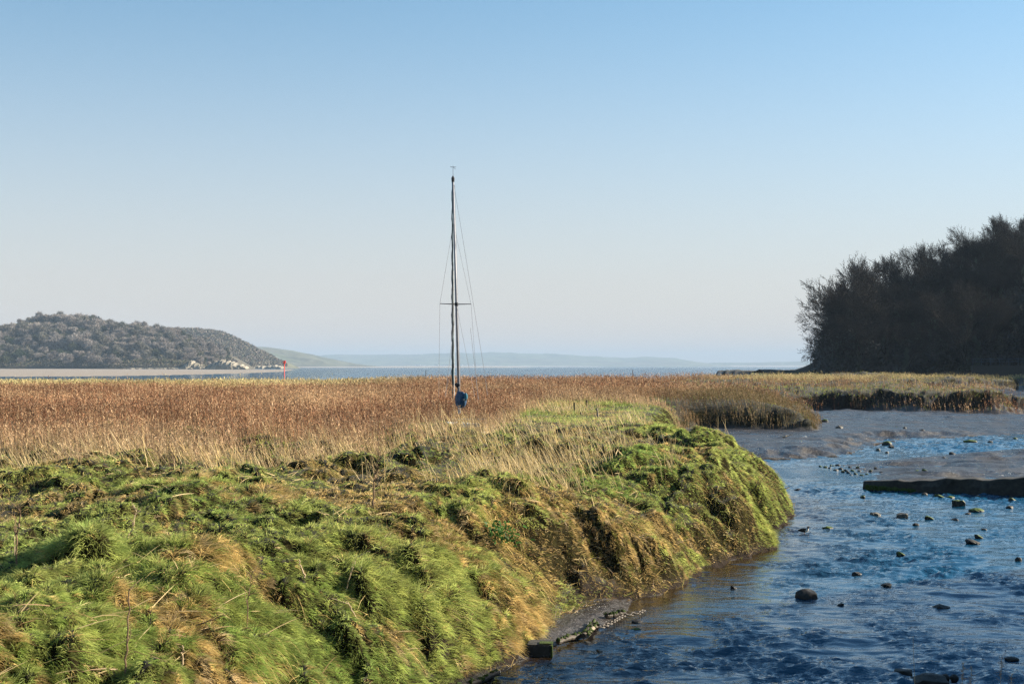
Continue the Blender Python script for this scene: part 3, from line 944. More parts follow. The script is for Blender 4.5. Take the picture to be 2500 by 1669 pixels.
# ------------------------------------------------------------------ bare trees
def grow(seed, h, spread=1.0, levels=5, lean=(0, 0), twig=.035, upw=.25, kids_=(6, 6, 6, 5)):
    rr = random.Random(seed)
    segs = []
    tw = []
    def branch(p, d, L, r, lev):
        n = 4 if lev < 2 else 3
        pts = [p]; dirs = []
        cd = d.copy()
        for i in range(n):
            cd = (cd + Vector((rr.gauss(0, .17), rr.gauss(0, .17), rr.gauss(0, .10) + upw * .18 * (lev > 0)))).normalized()
            pts.append(pts[-1] + cd * L / n); dirs.append(cd.copy())
        r1 = r * (.55 if lev == 0 else .35)
        if lev >= levels - 1:
            for i in range(n):
                tw.append((pts[i], pts[i + 1]))
            return
        segs.append((pts, [r + (r1 - r) * i / n for i in range(n + 1)], lev))
        nk = kids_[min(lev, len(kids_) - 1)]
        for k in range(nk):
            t = (.35 if lev == 0 else .22) + (.65 if lev == 0 else .78) * (k + rr.random() * .8) / nk
            t = min(t, .999)
            i = int(t * n); q = pts[i].lerp(pts[i + 1], t * n - i)
            ax = Vector((rr.gauss(0, 1), rr.gauss(0, 1), rr.gauss(0, .5))).normalized()
            side = dirs[i].cross(ax).normalized()
            an = rr.uniform(.45, 1.0) * spread
            nd = (dirs[i] * math.cos(an) + side * math.sin(an) + Vector((0, 0, upw * .5))).normalized()
            branch(q, nd, L * rr.uniform(.52, .80) * (1 - .25 * t * (lev > 0)), max(r * .45 * (1 - .4 * t), .015), lev + 1)
        branch(pts[-1], dirs[-1], L * .55, r1, lev + 1)
    branch(Vector((0, 0, 0)), Vector((lean[0], lean[1], 1)).normalized(), h * .52, h * .026, 0)
    return segs, tw

def tree_meshes(seed, h, **kw):
    twig = kw.get("twig", .035)
    segs, tw = grow(seed, h, **kw)
    mb = MB()
    for pts, rad, lev in segs:
        mb.tube(pts, rad, n=7 if lev == 0 else (5 if lev == 1 else 3), cap=False)
    me = bpy.data.meshes.new("tree_trunk")
    me.from_pydata([tuple(v) for v in mb.v], [], mb.f); me.update()
    for p in me.polygons: p.use_smooth = True
    a = np.array([[*t[0]] for t in tw]); b_ = np.array([[*t[1]] for t in tw])
    g = np.random.default_rng(seed)
    co = []; L = np.linalg.norm(b_ - a, axis=1)
    PP = [a, a + (b_ - a) * .3, a + (b_ - a) * .7]; DD = [unit(b_ - a), unit(unit(b_ - a) + g.normal(size=a.shape) * .6), unit(unit(b_ - a) + g.normal(size=a.shape) * .6)]
    LL = [L * 1.15, L * 1.0, L * .9]; WW = [twig, twig * .8, twig * .8]
    parts = []
    for P_, D_, l_, w_ in zip(PP, DD, LL, WW):
        n = len(P_)
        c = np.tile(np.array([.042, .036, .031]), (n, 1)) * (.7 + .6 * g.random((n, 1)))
        parts.append(blades(P_, D_, l_, np.full(n, w_ * 2), .1 * g.random(n), c, c, 1))
    c_, f_, k_ = join(parts)
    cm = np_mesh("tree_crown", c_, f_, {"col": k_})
    return me, cm

BARK = noise_mat("bark", (.018, .015, .012), (.055, .045, .035), scale=1.5, rough=.95, bump=.6, dist=.05)
TWIG = leaf_mat("twigs", trans=.0, gloss=.0)
IVY = leaf_mat("ivy_leaves", trans=.2, gloss=.08)

def leaf_cloud(n, centre, radii, size, colf, g, flat=.7):
    """many small leaf faces through a volume"""
    q = g.normal(size=(n, 3)); q = unit(q) * (g.random((n, 1)) ** .45)
    P = np.array(centre) + q * np.array(radii)
    D = unit(g.normal(size=(n, 3)) + q * .6)
    s = size * (.6 + .8 * g.random(n))
    c = colf(n)
    return blades(P, D, s, s * .75, .2 * g.random(n), c, c, 1)

TREES = []
for i, (sd, hh, kw) in enumerate([(11, 16, {}), (12, 18, dict(spread=.85)), (13, 14, dict(spread=1.15)), (14, 17, dict(spread=.95, upw=.4)),
                                  (15, 15, dict(spread=1.1, upw=.1)), (16, 12, dict(spread=1.25, upw=.05))]):
    TREES.append((tree_meshes(sd, hh, **kw), hh))

ivy_src = []
for i in range(3):
    g = np.random.default_rng(90 + i)
    pts = []
    for k in range(7):
        zc = 1.5 + k * 1.25
        pts.append(leaf_cloud(420, (g.normal() * .5, g.normal() * .5, zc), (1.3 - .1 * k, 1.3 - .1 * k, 1.1), .22,
                              lambda n: np.array([.028, .045, .018]) * (.6 + .8 * g.random((n, 1))), g))
    c_, f_, k_ = join(pts)
    ivy_src.append(np_mesh("ivy", c_, f_, {"col": k_}))

tree_spots = []
rr = random.Random(5)
u = 1990
tsp = [(2032, 366, 3, 1.05), (2040, 372, 5, 1.15), (2088, 382, 0, 1.4), (2058, 362, 0, 1.3), (2062, 385, 3, 1.45), (2080, 368, 2, 1.75), (2100, 375, 1, 1.4), (2050, 395, 1, 1.3), (2090, 402, 3, 1.5), (2125, 380, 4, 1.6)]
for (uu, Y, k, sc) in tsp:
    tree_spots.append((uu, Y, k, sc))
for row, Y0 in enumerate((356, 368, 381, 394, 408, 422, 434)):
    uu = 2035 + row * 9
    while uu < 2700:
        tree_spots.append((uu + rr.uniform(-14, 14), Y0 + rr.uniform(-5, 5), rr.choice([0, 1, 1, 2, 3, 3, 4]), rr.uniform(.72, 1.12)))
        uu += rr.uniform(38, 62) * (1 if uu < 2520 else 1.8)
protos = []
first = {}
for i, (uu, Y, k, sc) in enumerate(tree_spots):
    X = (uu - 1250) / F * Y
    zt = hill_z(HR, X, Y) - .3
    if zt < 2.6: zt = 2.7
    rz = rr.uniform(0, 6.28)
    key = k
    if key not in first:
        (tm, cm), hh = TREES[k]
        root = empty("tree", (0, 0, 0))
        kid(root, link("trunk", tm, root, BARK)); kid(root, link("crown", cm, root, TWIG))
        kid(root, link("ivy", ivy_src[k % 3], root, IVY))
        tag(root, "x", "tree", "bare trees on the shaded headland")
        first[key] = root; t = root
    else:
        t = copy_tree(first[key])
    if i == 1: rz = 5.6
    if i == 0: rz = 1.0
    t.location = (X, Y, zt); t.rotation_euler = (0, 0, rz); t.scale = (sc, sc, sc * rr.uniform(.92, 1.08))
    if i == 0: t["label"] = "outermost bare tree overhanging the water at the tip of the dark headland"
    elif i < 10: t["label"] = "gnarled bare tree with spreading limbs at the foot of the headland beside the water"; t["group"] = "trees at the tip of the headland"
    elif i >= 10 and zt > 24: t["label"] = "bare winter tree on the upper part of the shaded headland, against the sky"; t["group"] = "bare trees along the top of the headland"
    else: t["label"] = "bare ivy clad winter tree on the dark lower slope of the headland"; t["group"] = "bare trees on the lower slope of the headland"

# dark scrub filling the headland
g = np.random.default_rng(44)
n = 210000
xx = g.uniform(62, 190, n); yy = g.uniform(352, 436, n)
X0, Y0_, Z0 = HR[1], HR[2], HR[3]
fx = np.interp(xx, X0[0], np.arange(X0.shape[1])); fy = np.interp(yy, Y0_[:, 0], np.arange(X0.shape[0]))
ii = np.clip(fx.astype(int), 0, X0.shape[1] - 2); jj = np.clip(fy.astype(int), 0, X0.shape[0] - 2)
zz = Z0[jj, ii]
tall = 6.5 * sm(.30, .70, fbm(xx * .22, yy * .22, 171, 3)) + 1.2 + 4.5 * np.exp(-((xx / yy - .232) / .018) ** 2)
keep = (xx > yy * (.2065 + .016 * fbm(yy * .35, g.random(n) * 2.2, 177, 3))) & (zz > 1)
P = np.stack([xx, yy, zz + tall * g.random(n) ** .8], -1)[keep]
n = len(P)
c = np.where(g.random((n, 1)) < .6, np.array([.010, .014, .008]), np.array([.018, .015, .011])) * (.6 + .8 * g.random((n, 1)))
s_ = .35 + .5 * g.random(n)
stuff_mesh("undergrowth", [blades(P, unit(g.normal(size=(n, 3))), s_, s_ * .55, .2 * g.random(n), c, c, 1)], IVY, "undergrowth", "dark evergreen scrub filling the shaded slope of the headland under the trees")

# ------------------------------------------------------------------ wooded hill across the water
def far_crown(seed, tone):
    g = np.random.default_rng(seed)
    parts = []
    for k in range(g.integers(6, 9)):
        c = np.array([g.normal() * 2.6, g.normal() * 2.6, 5.2 + g.normal() * 1.7])
        r = g.uniform(2.0, 3.8)
        n = 520
        q = unit(g.normal(size=(n, 3)) + np.array([0, 0, .35]))
        P = c + q * r * (.50 + .50 * g.random((n, 1)))
        D = unit(q + g.normal(size=(n, 3)) * .55)
        cc = np.array(tone) * (.45 + .95 * g.random((n, 1)))
        parts.append(blades(P, D, 1.0 + 1.3 * g.random(n), np.full(n, .26), .1 * g.random(n), cc, cc * 1.1, 1))
    n = 14
    P = np.array([[0, 0, -1.5]] * n) + g.normal(size=(n, 3)) * .15
    D = unit(np.stack([g.normal(size=n) * .35, g.normal(size=n) * .35, np.ones(n)], -1))
    cc = np.tile(np.array([.09, .075, .06]), (n, 1))
    parts.append(blades(P, D, np.full(n, 8.0), np.full(n, .5), np.zeros(n), cc, cc, 2))
    c_, f_, k_ = join(parts)
    return np_mesh("distant_tree", c_, f_, {"col": k_})
FARC = [far_crown(200 + i, t) for i, t in enumerate([(.27, .235, .21), (.23, .205, .19), (.30, .265, .24), (.20, .185, .15), (.17, .155, .13), (.26, .225, .20)])]
DARKC = [far_crown(220 + i, t) for i, t in enumerate([(.05, .065, .035), (.07, .075, .04)])]
g = random.Random(3)
spots = []
tries = 0
X, Y_, Z = H1[1], H1[2], H1[3]
while len(spots) < 286 and tries < 40000:
    tries += 1
    uu = g.uniform(-70, 585)
    t = g.uniform(.02, 1.03) ** .8
    x = (uu - 1250) / F * 1420 * K; y = (1240 + 180 * t) * K
    if 60 < uu < 185 and .62 < t < .9: continue      # open field on the shoulder
    if uu < 60 and t > .62: continue
    if uu > 430 and t < .10: continue                 # the cliff
    mind = (8.2 if uu < 330 else 6.6) * K
    if any((x - a) ** 2 + ((y - b_) * .8) ** 2 < mind ** 2 for a, b_, *_ in spots): continue
    spots.append((x, y, uu, t))
for i, (x, y, uu, t) in enumerate(spots):
    dark = g.random() < .14
    me = g.choice(DARKC if dark else FARC)
    o = link("distant_tree", me, mat=TWIG)
    o.location = (x, y, hill_z(H1, x, y))
    sc = K * g.uniform(.62, 1.35) * (1.0 if uu < 350 else .78)
    if dark: sc *= .8
    o.scale = (sc, sc, sc * g.uniform(.85, 1.1)); o.rotation_euler = (0, 0, g.uniform(0, 6.28))
    if dark: tag(o, "small dark evergreen tree in the wood on the hill across the water", "tree", "dark evergreens in the wood across the water")
    elif t > .9: tag(o, "bare grey tree on the skyline of the wooded hill across the water", "tree", "bare trees on the skyline across the water")
    elif t < .2: tag(o, "bare grey tree at the foot of the wooded hill above the sand", "tree", "bare trees at the foot of the wooded hill")
    else: tag(o, "round crowned bare grey tree on the slope of the wooded hill across the water", "tree", "bare trees on the wooded slope across the water")
# scrub between the crowns and on the coastal hill
g = np.random.default_rng(9)
def scrub(H, n, u0, u1, t0, t1, y0, y1, yc, size, tones, lift, s):
    uu = g.uniform(u0, u1, n); t = g.uniform(t0, t1, n)
    x = (uu - 1250) / F * yc; y = y0 + (y1 - y0) * t
    Xh, Yh, Zh = H[1], H[2], H[3]
    fx = np.interp(x, Xh[0], np.arange(Xh.shape[1])); fy = np.interp(y, Yh[:, 0], np.arange(Xh.shape[0]))
    i = np.clip(fx.astype(int), 0, Xh.shape[1] - 2); j = np.clip(fy.astype(int), 0, Xh.shape[0] - 2)
    z = Zh[j, i] * (1 - (fy - j)) + Zh[j + 1, i] * (fy - j)
    f1, _i = worley(x / s, y / s, 77)
    hgt = lift * np.sqrt(np.clip(1 - f1 ** 2, 0, 1))
    P = np.stack([x, y, z + hgt * (.4 + .6 * g.random(n))], -1)
    m_ = g.random((n, 1))
    c = np.where(m_ < .6, np.array(tones[0]), np.where(m_ < .85, np.array(tones[1]), np.array(tones[2]))) * (.6 + .8 * g.random((n, 1)))
    D = g.normal(size=(n, 3)); D[:, 2] = np.abs(D[:, 2]) + .3
    sz = size * (.6 + .8 * g.random(n))
    return blades(P, unit(D), sz, sz * .5, .1 * g.random(n), c, c, 1)
stuff_mesh("scrub", [scrub(H1, 90000, -75, 600, 0, 1.05, 1240 * K, 1420 * K, 1420 * K, 2.0, [(.16, .135, .10), (.07, .085, .04), (.10, .10, .06)], 6, 10)], TWIG, "scrub", "grey brown scrub between the trees of the wooded hill")
stuff_mesh("scrub", [scrub(H2, 80000, 380, 702, 0, 1.02, 3050, 3500, 3500, 4.2, [(.19, .15, .12), (.10, .105, .07), (.14, .13, .08)], 12, 23)], TWIG, "scrub", "low brown scrub covering the second hill behind the wooded one")
# copse on the field and conifers
def conifer(seed):
    g_ = np.random.default_rng(seed)
    parts = []
    for k in range(9):
        zc = 1.5 + k * 1.25; r = 2.7 * (1 - k / 9.5)
        n = 170
        th = g_.uniform(0, 6.283, n); q = np.stack([np.cos(th), np.sin(th), np.full(n, -.25)], -1)
        P = np.array([0, 0, zc]) + q * (r * g_.random((n, 1)) * .7) + g_.normal(size=(n, 3)) * .2
        cc = np.array([.018, .035, .022]) * (.6 + .8 * g_.random((n, 1)))
        parts.append(blades(P, unit(q + g_.normal(size=(n, 3)) * .25), np.full(n, .4 + r * .5), np.full(n, .55), .3 * g_.random(n), cc, cc, 1))
    c_, f_, k_ = join(parts)
    return np_mesh("conifer", c_, f_, {"col": k_})
cf = conifer(1)
for uu, lab, sc in ((221, "leftmost of three dark conifers on the skyline of the wooded hill", .8), (231, "middle of three dark conifers on the skyline of the wooded hill", .92), (243, "rightmost of three dark conifers on the skyline of the wooded hill", .85)):
    x = (uu - 1250) / F * 1420 * K; sc *= K
    o = link("conifer", cf, mat=TWIG); o.location = (x, 1416 * K, hill_z(H1, x, 1416 * K) + 2); o.scale = (sc, sc, sc)
    tag(o, lab, "tree", "three conifers on the wooded hill")
gr = random.Random(21)
for i in range(22):
    uu = 45 + i * 5.6 + gr.uniform(-2, 2)
    x = (uu - 1250) / F * 1420 * K; y = (1428 + gr.uniform(-10, 10)) * K
    o = link("distant_tree", gr.choice(DARKC + FARC[3:5]), mat=TWIG)
    sc = K * gr.uniform(.5, .75) * (1 - .35 * abs(i - 11) / 11)
    o.location = (x, y, hill_z(H1, x, min(y, 1419 * K)) + 1.0 - .06 * abs(i - 11)); o.scale = (sc, sc, sc); o.rotation_euler = (0, 0, gr.uniform(0, 6))
    tag(o, "tree in the dark copse on the rounded top of the hill behind the field", "tree", "trees of the copse above the field")

# pale cliffs at the foot of the hill
def cliff(u0, u1, y, hts, name, lab, seed):
    g_ = np.random.default_rng(seed)
    n = 90; m_ = 16
    cu = np.linspace(u0, u1, n)
    hh = np.interp(cu, np.linspace(u0, u1, len(hts)), hts) * (.75 + .5 * g_.random(n))
    hh[0] = hh[-1] = .3
    t = np.linspace(0, 1.0, m_)
    Xc = np.tile((cu - 1250) / F * y, (m_, 1))
    T = np.tile(t[:, None], (1, n))
    fr = (fbm(Xc * .16, T * 2, seed, 4) - .5)
    ex = np.interp(cu, [u0, u1], [0, 1])
    Yc = y + 30 * T ** 2 + fr * 14
    Zc = 1.0 + 1.4 * hh[None, :] * np.sin(T * math.pi / 2) ** .6 + (fbm(Xc * .3, T * 6, seed + 3, 3) - .5) * 1.2
    Zc[0] = -1
    o = link(name, np_mesh(name, np.stack([Xc.ravel(), Yc.ravel(), Zc.ravel()], -1), ring_faces(m_, n, False)), mat=cliff_rock)
    tag(o, kind="structure")
cliff(300, 470, 1236 * K, [1, 1.5, 1.2, 2, 2], "cliff", "", 4)
cliff(440, 600, 1238 * K, [3, 8, 5, 3, 7, 9, 7, 5, 2], "cliff", "", 6)
cliff(600, 690, 3060, [1, 4, 3, 5, 2], "cliff", "", 8)

# caravans along the far shore, each a white box with a grey roof and a dark window band
wht = paint("caravan_white", (.8, .8, .78)); drk = paint("caravan_window", (.08, .09, .1)); grf = paint("caravan_roof", (.45, .45, .45))
r0 = empty("caravan", (0, 0, 0))
kid(r0, MB().box((0, 0, 3.0), (14, 8, 5)).build("body", wht, r0, bevel=.4)); kid(r0, MB().box((0, -4.05, 3.5), (9, .12, 1.4)).build("window", drk, r0)); kid(r0, MB().box((0, 0, 5.75), (14.6, 8.6, .45)).build("roof", grf, r0))
tag(r0, "tiny white caravan in the row along the distant shore", "caravan", "white caravans along the distant shore")
gr = random.Random(8)
cs = [1014, 1019, 1024, 1030, 1036, 1058, 1063, 1068, 1074, 1082, 1088, 1094, 1109, 1114, 1121, 1127, 1134, 1141, 1147, 1153, 1158, 1163, 1170, 1176]
for i, cu_ in enumerate(cs):
    o = r0 if i == 0 else copy_tree(r0)
    p = at_depth(cu_, 896.5, 14200)
    o.location = (p.x, 14200, 10 + gr.uniform(-2, 2)); o.rotation_euler = (0, 0, gr.uniform(-.5, .5)); s_ = gr.uniform(1.2, 1.8); o.scale = (s_, s_, s_)

# ------------------------------------------------------------------ sailing boat in the reeds
Bx = BOAT_X; By = 62.0; Bz = 1.28
alu = paint("mast_aluminium", (.26, .26, .28), rough=.6, metallic=.1)
wire = paint("rigging_wire", (.16, .16, .17), rough=.8, spec=.2)
gel = paint("white_gelcoat", (.72, .71, .68), rough=.4)
navy = noise_mat("blue_canvas", (.006, .035, .08), (.012, .065, .14), scale=6, rough=.85, bump=.5, dist=.03)
teal = noise_mat("lit_canvas", (.02, .10, .15), (.03, .15, .21), scale=6, rough=.85, bump=.5, dist=.03)
dkgreen = noise_mat("furled_sail_canvas", (.012, .03, .04), (.03, .075, .09), scale=4, rough=.9, bump=.6, dist=.03)
dark = noise_mat("dark_fitting", (.015, .015, .018), (.04, .04, .045), scale=9, rough=.6, bump=.1)
boat = empty("sailing_boat", (Bx, By, Bz))
tag(boat, "white sailing boat with a tall bare mast lying in the brown reeds", "sailing boat")
org = Vector((Bx, By, Bz))
def W(u, v, Y=62.0):
    return at_depth(u, v, Y) - org
def bpart(mb, name, mat, parent=boat, **k):
    return mb.build(name, mat, parent, **k)
hd = R(10)   # bow swings left of the view line
def hp(a, b_, z):   # a across, b along (bow +)
    return Vector((a * math.cos(hd) - b_ * math.sin(hd), a * math.sin(hd) + b_ * math.cos(hd), z))
st = [(-3.5, .72, .22, .86), (-2.6, .92, .10, .84), (-1.2, 1.08, 0, .86), (.3, 1.08, 0, .90), (1.8, .86, .05, .96), (3.0, .45, .2, 1.04), (3.7, .06, .55, 1.12)]
rings = []
for b_, w, kz, dz in st:
    r_ = []
    for k in range(13):
        a = -math.pi / 2 + math.pi * k / 12
        r_.append(hp(w * math.sin(a) * (1 if abs(math.sin(a)) > .9 else .98), b_, kz + (dz - kz) * (1 - max(0, math.cos(a)) ** .7)))
    rings.append(r_)
mb = MB(); mb.loft(rings)
bpart(mb, "hull", gel, smooth=False)
mb = MB()
rl_ = [[hp(-w, b_, dz + .004), hp(w, b_, dz + .004), hp(w * .9, b_, dz + .06), hp(-w * .9, b_, dz + .06)] for b_, w, kz, dz in st]
mb.loft(rl_); bpart(mb, "deck", gel)
mb = MB()
mb.loft([[hp(-.62, -1.1, .93), hp(.62, -1.1, .93), hp(.5, -1.1, 1.28), hp(-.5, -1.1, 1.28)], [hp(-.6, 1.2, .97), hp(.6, 1.2, .97), hp(.42, 1.05, 1.26), hp(-.42, 1.05, 1.26)]])
cab = bpart(mb, "cabin", gel, bevel=.04)
mb = MB(); mb.box(hp(.585, 0, 1.12), (.02, .9, .12), Matrix.Rotation(hd, 3, 'Z')); mb.build("window", dark, cab)
mast_top = W(1106, 436); mast_foot = W(1121.6, 1010)
mb = MB(); mb.tube([mast_foot, mast_foot.lerp(mast_top, .5), mast_top], [.062, .056, .040], n=12)
mast = bpart(mb, "mast", alu, smooth=True)
sp_c = mast_foot.lerp(mast_top, (1010 - 743) / (1010 - 436.))
tipL = W(1074, 741); tipR = W(1150, 742)
mb = MB(); mb.tube([sp_c, tipL], [.024, .015], n=6); mb.build("spreader", dark, mast)
mb = MB(); mb.tube([sp_c, tipR], [.024, .015], n=6); mb.build("spreader", dark, mast)
mb = MB(); mb.tube([sp_c - Vector((0, 0, .07)), sp_c + Vector((0, 0, .07))], [.085, .085], n=10); mb.build("spreader_bracket", dark, mast)
mb = MB(); mb.tube([mast_top - Vector((0, 0, .15)), mast_top + Vector((0, 0, .02)), mast_top + Vector((0, 0, .12))], [.06, .075, .02], n=8); mb.build("masthead_cap", dark, mast)
mb = MB(); a_ = mast_top + Vector((0, 0, .1)); v_ = W(1106, 408)
mb.tube([a_, v_ + Vector((0, 0, .06))], .009, n=5); mb.tube([v_ - Vector((.09, 0, 0)), v_ + Vector((.14, 0, 0))], .009, n=5); mb.tube([v_ + Vector((.02, 0, -.01)), v_ + Vector((.11, 0, -.10))], .008, n=5)
mb.tube([v_ - Vector((.085, 0, 0)), v_ - Vector((.115, 0, -.03))], [.022, .002], n=5); mb.build("wind_vane", dark, mast)
# furled headsail on the forestay
f0 = W(1104, 442); f1 = W(1105.5, 976, 65.4)
n = 60; pts = []; rad = []
for k in range(n + 1):
    t = k / n
    pts.append(f0.lerp(f1, t) + Vector((.012 * math.sin(t * 70), .012 * math.cos(t * 63), 0)))
    rad.append((.024 + .030 * min(1, t * 1.6)) * (1 + .16 * math.sin(t * 160)) if t < .93 else .02)
mb = MB(); mb.tube(pts, rad, n=8); bpart(mb, "furled_sail", dkgreen, smooth=True)
mb = MB(); mb.tube([f0.lerp(f1, .40) + Vector((.05, -.05, 0)), f0.lerp(f1, .98) + Vector((.07, -.05, 0))], .014, n=6); bpart(mb, "sail_seam", gel)
def wire_part(name, pts, r=.006):
    mb = MB(); mb.tube(pts, r, n=4); return bpart(mb, name, wire)
wire_part("backstay", [W(1108, 450), W(1131, 590, 61), W(1184, 915, 58.9), W(1190, 965, 58.6)], .007)
wire_part("backstay", [W(1131, 800, 59.5) + Vector((.3, 0, 0)), W(1168, 975, 58.6)], .007)
wire_part("shroud", [W(1107, 545), tipL, W(1071, 968)]); wire_part("shroud", [W(1107.5, 545), tipR, W(1167, 974)])
wire_part("shroud", [sp_c, W(1087, 970, 61.2)]); wire_part("shroud", [sp_c, W(1159, 968, 61.2)])
wire_part("halyard", [W(1110, 452, 61.9), W(1118, 760, 61.8), W(1124, 935, 61.7)], .007)
wire_part("halyard", [W(1108, 470, 61.9), W(1103, 900, 61.8), W(1086, 965, 61.7)], .006)
# boom with its cover seen end on
bm0 = W(1118, 967, 61.9); bdir = Vector((math.sin(hd), -math.cos(hd), 0))
mb = MB(); mb.tube([bm0 + Vector((0, 0, -.1)), bm0 + bdir * 1.95 + Vector((0, 0, -.1))], .05, n=8); bpart(mb, "boom", alu)
rings = []
for k, (al, w, h) in enumerate([(0, .10, .45), (.15, .14, .56), (.5, .16, .58), (1.0, .165, .56), (1.5, .16, .58), (1.75, .15, .54), (1.9, .09, .42)]):
    c = bm0 + bdir * al + Vector((-.02, 0, -.12)); r_ = []
    side = Vector((math.cos(hd), math.sin(hd), 0))
    for q in range(14):
        a = 2 * math.pi * q / 14
        zz_ = math.cos(a); ww = math.sin(a) * (1 - .45 * max(0, zz_)) * (1 + .07 * math.sin(5 * a + k))
        r_.append(c + side * w * ww + Vector((0, 0, h * .62 * zz_)))
    rings.append(r_)
mb = MB(); mb.loft(rings); cov = bpart(mb, "sail_cover", navy, smooth=True)
# cover's lit side painted as a teal panel and the gathered knot over it
c = bm0 + bdir * 1.84
mb = MB(); rings = []
for al, s_ in ((0, 1.03), (.10, .98), (.15, .6)):
    rings.append([c + bdir * al + side * (.07 + .08 * s_ * math.sin(2 * math.pi * q / 10)) + Vector((0, 0, .02 + .17 * s_ * math.cos(2 * math.pi * q / 10))) for q in range(10)])
mb.loft(rings); mb.build("cover_lit_panel", teal, cov, smooth=True)
mb = MB(); k0 = W(1117.5, 939, 61.7)
for dx, dz, r_ in ((-.07, 0, .07), (.05, .0, .07), (-.01, -.09, .06), (-.03, .07, .035)):
    mb.tube([k0 + Vector((dx, 0, dz - r_)), k0 + Vector((dx, 0, dz - r_ * .3)), k0 + Vector((dx, 0, dz + r_ * .5)), k0 + Vector((dx, 0, dz + r_))], [r_ * .4, r_, r_ * .9, r_ * .3], n=8)
bpart(mb, "sail_tie", dark, smooth=True)
mb = MB()
for a0, a1 in ((hp(-.68, -3.35, .9), hp(-.68, -3.35, 1.55)), (hp(.68, -3.35, .9), hp(.68, -3.35, 1.55)), (hp(-.68, -3.35, 1.55), hp(.68, -3.35, 1.55))):
    mb.tube([a0, a1], .014, n=6)
bpart(mb, "stern_rail", alu)
mb = MB(); mb.box(hp(.0, -3.5, 1.30), (.75, .10, .16), Matrix.Rotation(hd, 3, 'Z')); bpart(mb, "transom_board", gel, bevel=.015)
mb = MB(); mb.box(hp(.35, -3.62, .9), (.2, .2, .34), Matrix.Rotation(hd, 3, 'Z')); mb.tube([hp(.35, -3.62, .85), hp(.35, -3.62, .35)], .05, n=8); bpart(mb, "outboard_motor", dark, bevel=.03)

# ------------------------------------------------------------------ red beacon on the far edge of the marsh
red = noise_mat("red_paint", (.55, .03, .025), (.72, .06, .045), scale=3, rough=.5, bump=.1)
p = at_depth(694, 925, 221); gz_ = zat(p.x, 221)
bc = empty("channel_marker", (p.x, 221, gz_ - .2))
tag(bc, "red channel marker pole with a can shaped topmark on the far edge of the reeds", "marker pole")
top = at_depth(694, 880, 221).z - bc.location.z
mb = MB(); mb.tube([(0, 0, 0), (0, 0, top * .5), (0, 0, top - .1)], [.085, .08, .07], n=12); kid(bc, mb.build("pole", red, bc, smooth=True))
mb = MB()
for zz_ in (top - .42, top - .02):
    mb.tube([(.22 * math.cos(a) - .0, .22 * math.sin(a), zz_) for a in np.linspace(0, 2 * math.pi, 17)], .022, n=6, cap=False)
for a in np.linspace(0, 2 * math.pi, 9)[:-1]:
    mb.tube([(.22 * math.cos(a), .22 * math.sin(a), top - .42), (.22 * math.cos(a), .22 * math.sin(a), top - .02)], .016, n=5)
mb.tube([(0, 0, top - .41), (0, 0, top - .39)], [.22, .22], n=16); mb.tube([(0, 0, top - .04), (0, 0, top - .02)], [.22, .22], n=16)
mb.box((.10, 0, top - .22), (.2, .3, .38))
kid(bc, mb.build("topmark", red, bc))

# ------------------------------------------------------------------ posts in the marsh
wood = noise_mat("weathered_wood", (.13, .10, .07), (.33, .28, .20), scale=7, rough=.9, bump=.6, dist=.01)
lich = noise_mat("lichened_wood", (.16, .12, .07), (.36, .30, .12), scale=9, rough=.9, bump=.6, dist=.01)
dkwood = noise_mat("wet_dark_wood", (.03, .022, .015), (.08, .06, .04), scale=7, rough=.7, bump=.6, dist=.01)
def post(u0, v0, u1, v1, Y, r, mat, lab, cap=False):
    a = at_depth(u1, v1, Y); b_ = at_depth(u0, v0, Y)
    a.z = zat(a.x, Y) - .4
    root = a.copy()
    rr_ = random.Random(int(u0 * 7 + v0))
    n = 6; pts = []; rad = []
    for k in range(n + 1):
        t = k / n
        q = (a - root).lerp(b_ - root, t) + Vector((rr_.gauss(0, r * .10), rr_.gauss(0, r * .1), 0))
        pts.append(q); rad.append(r * rr_.uniform(.9, 1.08))
    pts.append(pts[-1] + Vector((r * .25, 0, r * .3))); rad.append(r * .55)
    mb = MB(); mb.tube(pts, rad, n=9)
    if not cap:
        o = mb.build("wooden_post", mat); o.location = root
    else:
        o = empty("wooden_post", root); mb.build("stake", mat, o)
        m2 = MB(); t_ = pts[-1]; m2.box(t_ + Vector((.02, -.03, -.02)), (.30, .07, .09), Matrix.Rotation(.15, 3, 'Y')); m2.build("cross_piece", lich, o, bevel=.01)
    tag(o, lab, "post", "old wooden posts standing in the marsh")
post(1404, 933, 1405, 952, 152, .10, wood, "short wooden post with a pale cross piece on top, in the reeds", True)
post(1427, 923, 1424.5, 953, 150, .065, wood, "tall thin pale post leaning slightly in the brown reeds")
post(1402.5, 983, 1404.5, 1013, 80, .075, lich, "thick pale post with yellow lichen standing in the green grass")
post(1432, 977, 1433, 1000, 88, .06, dkwood, "dark upright stump of a post behind the lichened one")
post(1457, 996, 1461, 1016, 78, .06, wood, "low post leaning left in the grass beside the dry stalks")
post(1417.5, 1006, 1418, 1018, 79, .035, dkwood, "small dark stump between the lichened post and the leaning post")
post(1545, 902, 1544, 925, 230, .05, dkwood, "thin dark stake on the skyline of the reeds against the sea")
post(1040, 904, 1037, 925, 226, .045, dkwood, "thin bent stake standing in the reeds just before the mast")

